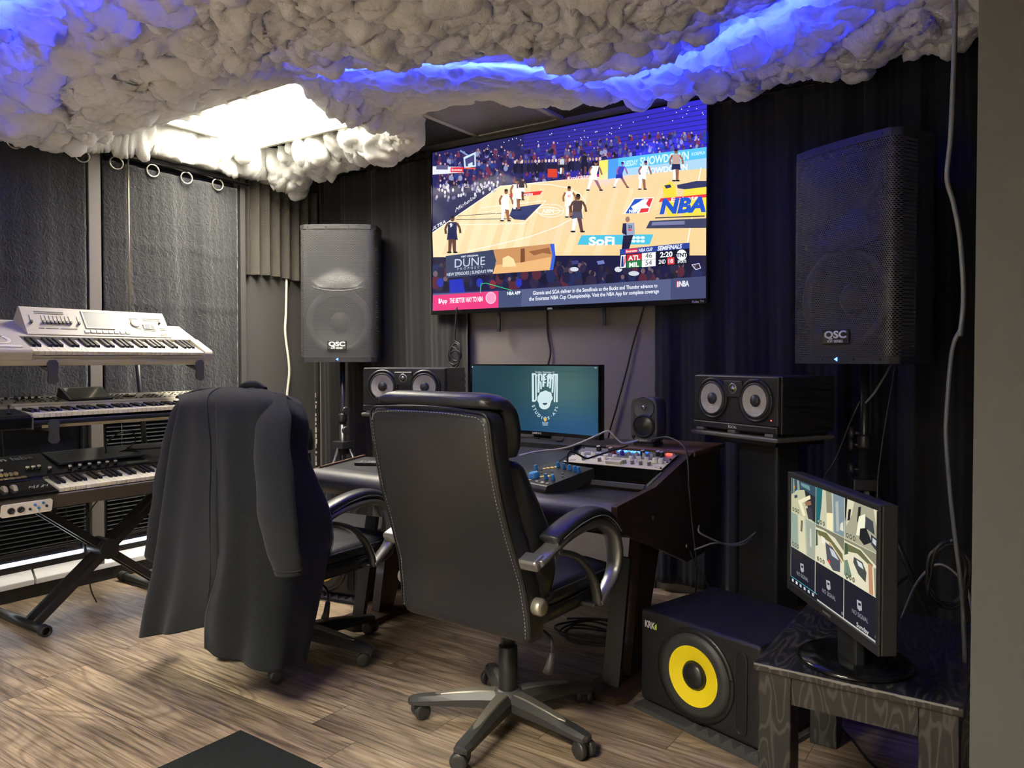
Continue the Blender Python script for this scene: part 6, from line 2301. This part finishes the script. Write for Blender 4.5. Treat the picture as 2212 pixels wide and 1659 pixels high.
def security_screen():
    rz = math.atan2(-.420, .309)
    W, Hh = .525, .345
    t = thing('security_monitor', 'black monitor on the side table showing nine camera views with three of them blank', 'monitor', (-.4355, 2.0995, TZ), rz)
    z0 = .135
    obj('housing', M().b2((-W / 2, .0015, z0), (W / 2, .040, z0 + Hh)).b2((-W * .33, .040, z0 + .06), (W * .33, .060, z0 + Hh - .05)), BLACK, t, bevel=.004)
    bz = M()
    b = .014
    for (a, c, e, f) in ((-W / 2, z0, W / 2, z0 + .024), (-W / 2, z0 + Hh - b, W / 2, z0 + Hh), (-W / 2, z0 + .0242, -W / 2 + b, z0 + Hh - b - .0002), (W / 2 - b, z0 + .0242, W / 2, z0 + Hh - b - .0002)):
        bz.b2((a, -.005, c), (e, .0012, f))
    obj('bezel', bz, BLACK, t, bevel=.002)
    obj('brand_mark', M().b2((-.022, -.0056, z0 + .009), (.022, -.0051, z0 + .014)), mat('faint_print', (90, 90, 92), .4), t)
    obj('stand_neck', M().b2((-.08, .061, .012), (.02, .09, z0 + .08)), SATIN, t, bevel=.006)
    obj('stand_foot', M().lathe([(.145, .0005), (.147, .006), (.137, .013), (.06, .017), (.001, .018)], 48, (-.05, .095, 0)), GLOSS, t)
    x0, x1, za, zb = -W / 2 + b, W / 2 - b, z0 + .0242, z0 + Hh - b - .0002
    p = Pic(homography([(210, 145), (890, 440), (915, 1500), (234, 930)], [(0, 1), (1, 1), (1, 0), (0, 0)]))
    q = Pic()
    q.uv = lambda a, b_: (a, b_)

    def cell(i, j):
        """cell corner box in u, v (row 0 on top)"""
        u0, u1 = i / 3 + .003, (i + 1) / 3 - .003
        v1, v0 = 1 - j / 3 * .99 - .002, 1 - (j + 1) / 3 * .99 + .003
        return u0, v0, u1, v1

    def add(i, j, pts, rgb):
        u0, v0, u1, v1 = cell(i, j)
        q.poly([(u0 + (u1 - u0) * min(max(a, 0), 1), v1 - (v1 - v0) * min(max(b_, 0), 1)) for a, b_ in pts], rgb)

    def full(i, j, rgb):
        add(i, j, [(0, 0), (1, 0), (1, 1), (0, 1)], rgb)
    q.rect(0, 0, 1, 1, (214, 214, 186))
    # row 1
    full(0, 0, (196, 196, 160))
    add(0, 0, [(0, 0), (1, 0), (1, .42), (.55, .22), (.25, .30), (0, .5)], (54, 78, 92))
    add(0, 0, [(.05, .02), (.12, .02), (.14, .42), (.05, .45)], (120, 142, 140)); add(0, 0, [(.24, .02), (.32, .02), (.36, .28), (.26, .32)], (150, 160, 150))
    add(0, 0, [(.40, .05), (.75, .05), (.78, .18), (.42, .14)], (110, 150, 150))
    add(0, 0, [(.55, .22), (1, .30), (1, 1), (.78, .95)], (44, 46, 52))
    add(0, 0, [(.28, .60), (.78, .30), (.80, .40), (.45, .62), (.62, .92), (.5, .98)], (240, 234, 196)); add(0, 0, [(.56, .55), (.80, .45), (.84, .55), (.62, .66)], (150, 110, 84))
    add(0, 0, [(.62, .72), (.84, .62), (.9, .95), (.72, .98)], (70, 60, 70)); add(0, 0, [(.12, .50), (.25, .44), (.26, .52), (.14, .58)], (60, 74, 90))
    full(1, 0, (190, 194, 172))
    add(1, 0, [(0, 0), (.24, 0), (.20, .5), (.12, 1), (0, 1)], (36, 104, 112)); add(1, 0, [(.24, 0), (.36, 0), (.42, 1), (.16, 1), (.2, .5)], (206, 204, 176))
    add(1, 0, [(.36, 0), (.56, 0), (.60, .55), (.40, .6)], (146, 144, 120)); add(1, 0, [(.40, .58), (.62, .52), (.62, 1), (.40, 1)], (246, 236, 190))
    add(1, 0, [(.62, 0), (1, 0), (1, 1), (.66, 1)], (128, 148, 156)); add(1, 0, [(.70, .2), (.8, .15), (.84, .9), (.74, .95)], (176, 182, 176)); add(1, 0, [(.88, .7), (.96, .62), (.98, .86), (.86, .86)], (226, 226, 204))
    full(2, 0, (168, 166, 140))
    add(2, 0, [(0, 0), (.08, 0), (.03, .5), (0, .6)], (20, 20, 20)); add(2, 0, [(.08, 0), (.3, 0), (.22, .35), (.05, .7)], (220, 216, 186))
    add(2, 0, [(.12, .25), (.20, .22), (.16, .5), (.08, .55)], (30, 30, 32)); add(2, 0, [(.42, .1), (.50, .06), (.48, .35), (.38, .5)], (40, 38, 40))
    add(2, 0, [(.44, .32), (.62, .20), (.64, .50), (.46, .78), (.36, .8)], (244, 242, 214)); add(2, 0, [(.64, .25), (.85, .3), (.9, .6), (.62, .52)], (66, 70, 80))
    add(2, 0, [(.48, .60), (.66, .52), (.82, .80), (.60, .95), (.46, .85)], (30, 32, 36)); add(2, 0, [(.80, .62), (.98, .68), (.96, .95), (.80, .85)], (54, 58, 68)); add(2, 0, [(.86, 0), (1, 0), (1, .5), (.92, .3)], (224, 216, 180))
    add(2, 0, [(.84, .68), (.95, .71), (.94, .84), (.84, .80)], (196, 204, 206))
    # row 2
    full(0, 1, (182, 190, 168))
    add(0, 1, [(.0, 0), (.26, 0), (.30, 1), (0, 1)], (150, 168, 152)); add(0, 1, [(.30, 0), (.56, 0), (.64, 1), (.34, 1)], (220, 214, 180)); add(0, 1, [(.42, .1), (.5, .1), (.48, .42), (.40, .42)], (120, 104, 80)); add(0, 1, [(.62, 0), (1, 0), (1, 1), (.7, 1)], (160, 168, 152)); add(0, 1, [(.78, .2), (.84, .2), (.86, .7), (.79, .7)], (206, 208, 190))
    full(1, 1, (224, 218, 190))
    add(1, 1, [(0, 0), (1, 0), (1, .34), (.7, .12), (.3, .06), (0, .08)], (124, 124, 104)); add(1, 1, [(.05, .14), (.4, .10), (.95, .42), (1, .62), (.55, .30), (.1, .26)], (110, 110, 70)); add(1, 1, [(.5, .30), (.92, .60), (.95, .68), (.5, .36)], (190, 150, 110))
    add(1, 1, [(0, .14), (.06, .14), (.08, .55), (0, .6)], (70, 84, 74)); add(1, 1, [(.36, .36), (.62, .40), (.88, .62), (.88, .92), (.64, .98), (.42, .80)], (74, 80, 90)); add(1, 1, [(.50, .44), (.66, .46), (.84, .64), (.60, .62)], (196, 204, 212)); add(1, 1, [(.46, .76), (.54, .80), (.54, .86), (.46, .83)], (220, 70, 70))
    add(1, 1, [(.2, .24), (.34, .26), (.36, .44), (.22, .42)], (236, 234, 214))
    full(2, 1, (228, 222, 192))
    add(2, 1, [(0, 0), (1, 0), (1, .30), (.5, .06), (0, .06)], (136, 134, 112)); add(2, 1, [(0, .10), (.5, .10), (.86, .30), (.84, .38), (.4, .22), (.06, .30)], (104, 108, 74)); add(2, 1, [(0, .10), (.10, .10), (.12, .34), (0, .42)], (64, 90, 62)); add(2, 1, [(.72, .30), (.84, .32), (.88, 1), (.76, 1)], (190, 140, 104)); add(2, 1, [(.88, .34), (1, .34), (1, 1), (.92, 1)], (150, 150, 124))
    add(2, 1, [(.30, .34), (.56, .36), (.68, .56), (.66, .80), (.44, .70), (.28, .48)], (70, 76, 74)); add(2, 1, [(.38, .38), (.54, .40), (.60, .52), (.44, .50)], (214, 220, 220)); add(2, 1, [(0, .55), (.10, .50), (.24, .84), (.08, 1), (0, .9)], (112, 138, 116))
    for i in range(3):
        full(i, 2, (24, 26, 40))
        add(i, 2, [(.40, .32), (.54, .30), (.56, .50), (.48, .56), (.42, .52)], (170, 172, 178)); add(i, 2, [(.44, .37), (.52, .36), (.52, .42), (.45, .43)], (24, 26, 40))
        u0, v0, u1, v1 = cell(i, 2)
        vs, fs = text2d('NO SIGNAL', .034)
        q.add([((u0 + u1) / 2 + a * .9, v1 - (v1 - v0) * .66 + b_ * 1.5) for a, b_ in vs], fs, (150, 152, 160))
    # little round marks in the corners, time stamp, task bar
    for j in (0, 1):
        for i in range(3):
            u0, v0, u1, v1 = cell(i, j)
            for k in range(3):
                cx, cy = u0 + .030 + k * .034, v0 + .030
                q.ell(cx, cy, .013, .020, (30, 32, 34), 10)
                q.ell(cx, cy, .008, .013, (180, 180, 150), 10)
    q.rect(0, 0, .36, .050, (22, 24, 34)); q.rect(0, .050, .36, .056, (70, 170, 180))
    for k in range(6):
        q.rect(.02 + k * .055, .012, .045 + k * .055, .038, (190, 200, 210) if k != 1 else (235, 235, 235))
    q.rect(.36, 0, 1, .014, (190, 190, 180))
    for i in (0, 1, 2):
        u0, v0, u1, v1 = cell(i, 2)
        q.ell(u1 - .012, v0 + .03, .010, .014, (120, 124, 130), 10)
    q.rect(.035, .90, .05, .93, (220, 150, 60))
    vs, fs = text2d('Sunday', .042)
    q.add([(.86 + a, .040 + b_ * 1.2) for a, b_ in vs], fs, (225, 226, 220))
    q.build('screen', lambda u, v, l: (x0 + (x1 - x0) * u, .001 - l, za + (zb - za) * v), screen_mat('security_picture', .95 * SCREEN, .2), t, dz=.000002)
    return t


security_screen()

# ------------------------------------------------------------------ floor mat
FELT = mat('mat_felt', (40, 43, 42), .95, spec=.05, bump=(300, .6), vary=(220, .35))
tag(obj('floor_mat', M().b2((0, -1.0, .001), (1.1, 0, .010)), FELT, loc=(-2.215, 1.604, 0), rot=(0, 0, R(-1.0)), bevel=.003), 'dark felt floor mat with its corner at the bottom of the picture', 'mat')

# ------------------------------------------------------------------ appliance behind the coat
t = thing('air_purifier', 'dark rounded floor appliance with a pale band, half hidden behind the coat', 'appliance', (-3.74, 3.06, 0))
obj('body', M().lathe([(.10, .001), (.13, .01), (.135, .10), (.135, .66), (.130, .70)], 40), GLOSS, t)
obj('pale_band', M().lathe([(.131, .701), (.130, .74), (.112, .785)], 40, caps=False), WHITEP, t)
obj('dark_top', M().lathe([(.136, .72), (.138, .78), (.126, .835), (.10, .855), (.001, .858)], 40, (0, .018, 0)), GLOSS, t)

# ------------------------------------------------------------------ loose cables
def cable(nm, lab, pts, r, m=CABLEB, cat='cable', sub=7, group=None, flat=1.0):
    return tag(obj(nm, M().tube(pts, r, 8, sub=sub, flat=flat), m), lab, cat, group)


cable('charging_cable', 'white charging cable arching from the front chair to the small grey speaker', [(-1.637, 2.446, .898), (-1.627, 2.489, .902), (-1.627, 2.574, .902), (-1.594, 2.718, .904), (-1.552, 2.807, .927), (-1.531, 2.883, .947), (-1.506, 2.937, .962), (-1.489, 2.972, .932), (-1.482, 3.036, .903), (-1.470, 3.166, .905)], .004, CABLEW)
cable('speaker_cable', 'thin dark cable looping off the walnut shelf and down the desk side to the floor', [(-1.42, 3.20, .895), (-1.394, 3.157, .915), (-1.299, 3.102, .932), (-1.205, 3.040, .904), (-1.175, 3.007, .842), (-1.165, 2.992, .750), (-1.155, 2.995, .637), (-1.145, 3.000, .532), (-1.14, 3.02, .40), (-1.20, 3.15, .20), (-1.25, 3.2, .012)], .0038)
cable('headphone_cable', 'short black cable plugged upright into the desktop controller', [(-1.602, 2.755, .826), (-1.602, 2.756, .868), (-1.597, 2.768, .884), (-1.580, 2.800, .872), (-1.555, 2.83, .852), (-1.535, 2.86, .858), (-1.50, 2.93, .874), (-1.46, 3.03, .892)], .0042)
cable('television_cable', 'black cable hanging from the middle of the television to the wide desk screen', [(-2.43, 3.925, 1.60), (-2.425, 3.928, 1.43), (-2.403, 3.926, 1.315), (-2.42, 3.92, 1.23), (-2.46, 3.90, 1.10), (-2.5, 3.86, .9)], .006)
cable('television_cable', 'thin black cable hanging diagonally from the right of the television behind the small speaker', [(-1.79, 3.925, 1.60), (-1.804, 3.928, 1.537), (-1.86, 3.928, 1.363), (-1.90, 3.926, 1.207), (-1.96, 3.924, .997), (-2.01, 3.92, .82), (-2.02, 3.90, .6)], .005)
lp = [(-3.02, 3.80, 1.60), (-3.03, 3.80, 1.48)]
for i in range(22):
    a = i * .95
    lp.append((-3.035 + .045 * math.sin(a) + .012 * math.sin(a * .37), 3.80 - .004 * (i % 3), 1.33 - .0055 * i * .6 + .062 * math.cos(a)))
lp += [(-3.07, 3.80, 1.20), (-3.10, 3.74, 1.10), (-3.08, 3.62, 1.0)]
cable('cable_bundle', 'coiled black cable hanging on the wall below the left corner of the television', lp, .0055, sub=5)
cable('speaker_cable', 'short pale cable below the right loudspeaker', [(-.494, 3.538, 1.249), (-.515, 3.52, 1.20), (-.54, 3.50, 1.15), (-.552, 3.496, 1.127), (-.585, 3.505, 1.085)], .005, mat('pale_cable', (98, 98, 98), .5))
cable('speaker_cable', 'thin dark cable running down behind the right tripod pole', [(-.480, 3.55, 1.249), (-.495, 3.535, 1.127), (-.520, 3.50, .913), (-.53, 3.46, .70), (-.50, 3.40, .40), (-.50, 3.40, .012)], .004)
cable('speaker_cable', 'thin dark cable slanting from the right tripod pole toward the dark column', [(-.616, 3.56, 1.09), (-.647, 3.545, 1.012), (-.703, 3.507, .842), (-.76, 3.50, .72), (-.80, 3.55, .5)], .004)
cable('flat_conduit', 'flat pale grey cable strip hanging from the clouds beside the grey wall end', [(-.172, 2.30, 2.66), (-.176, 2.268, 2.40), (-.177, 2.263, 2.116), (-.180, 2.257, 1.951), (-.184, 2.264, 1.835), (-.191, 2.269, 1.737), (-.177, 2.289, 1.673), (-.162, 2.297, 1.577), (-.153, 2.299, 1.433), (-.160, 2.30, 1.33)], .012, mat('grey_strip', (112, 114, 120), .4), flat=.5)
cable('speaker_cable', 'long dark cable continuing below the flat strip down to the side table', [(-.160, 2.30, 1.345), (-.178, 2.302, 1.289), (-.188, 2.291, 1.120), (-.187, 2.289, 1.047), (-.178, 2.293, .926), (-.167, 2.298, .817), (-.153, 2.304, .696), (-.146, 2.306, .611), (-.140, 2.31, .475)], .0055, mat('grey_cable', (84, 86, 92), .4))
co = []
for i in range(34):
    a = i * .62
    co.append((-.178 + .045 * math.sin(a) - .004 * (i % 4), 2.345 + .028 * math.sin(a) + .004 * (i % 3), .70 + .085 * math.cos(a) - .0006 * i))
cable('cable_bundle', 'coil of black cable hanging near the grey wall end above the side table', co, .0045, sub=5)
cable('speaker_cable', 'thin pale cable sagging across from the desk side to the dark column', [(-1.13, 3.02, .585), (-1.119, 2.99, .565), (-1.083, 3.02, .539), (-1.045, 3.10, .503), (-1.006, 3.18, .491), (-.985, 3.25, .505)], .004, mat('pale_cable', (98, 98, 98), .5))
cable('speaker_cable', 'thin pale cable crossing above the subwoofer toward the dark column', [(-1.14, 2.99, .49), (-1.067, 3.02, .521), (-1.038, 3.15, .494), (-.998, 3.19, .506), (-.975, 3.27, .53)], .004, mat('pale_cable', (98, 98, 98), .5))
cable('speaker_cable', 'thin dark cable dropping from the desk side behind the subwoofer', [(-1.15, 2.97, .49), (-1.13, 2.99, .42), (-1.09, 3.02, .34), (-1.07, 3.10, .2), (-1.06, 3.16, .012)], .004)
cable('power_cable', 'thin pale cable curving along the side wall behind the security screen', [(-.33, 2.62, .465), (-.29, 2.66, .58), (-.23, 2.67, .64), (-.16, 2.66, .58), (-.135, 2.60, .468)], .004, mat('pale_cable', (98, 98, 98), .5))
pf = []
for i in range(30):
    a = i * .7
    pf.append((-.46 + .11 * math.cos(a) + .01 * math.sin(i), 2.90 + .07 * math.sin(a), .010 + .0022 * i))
cable('cable_bundle', 'loose coils of black cable on the floor under the side table', pf, .005, sub=5)
cable('power_cable', 'thin black cable trailing over the floor under the side table', [(-.60, 2.88, .008), (-.55, 2.80, .008), (-.48, 2.70, .008), (-.42, 2.60, .008), (-.35, 2.50, .008), (-.33, 2.30, .008)], .004)
pf = []
for i in range(36):
    a = i * .8
    pf.append((-1.62 + .16 * math.cos(a) + .03 * math.sin(i * 1.7), 3.02 + .12 * math.sin(a) + .02 * math.cos(i), .010 + .0018 * i))
cable('cable_bundle', 'tangle of black cables on the floor under the desk', pf, .005, sub=5)
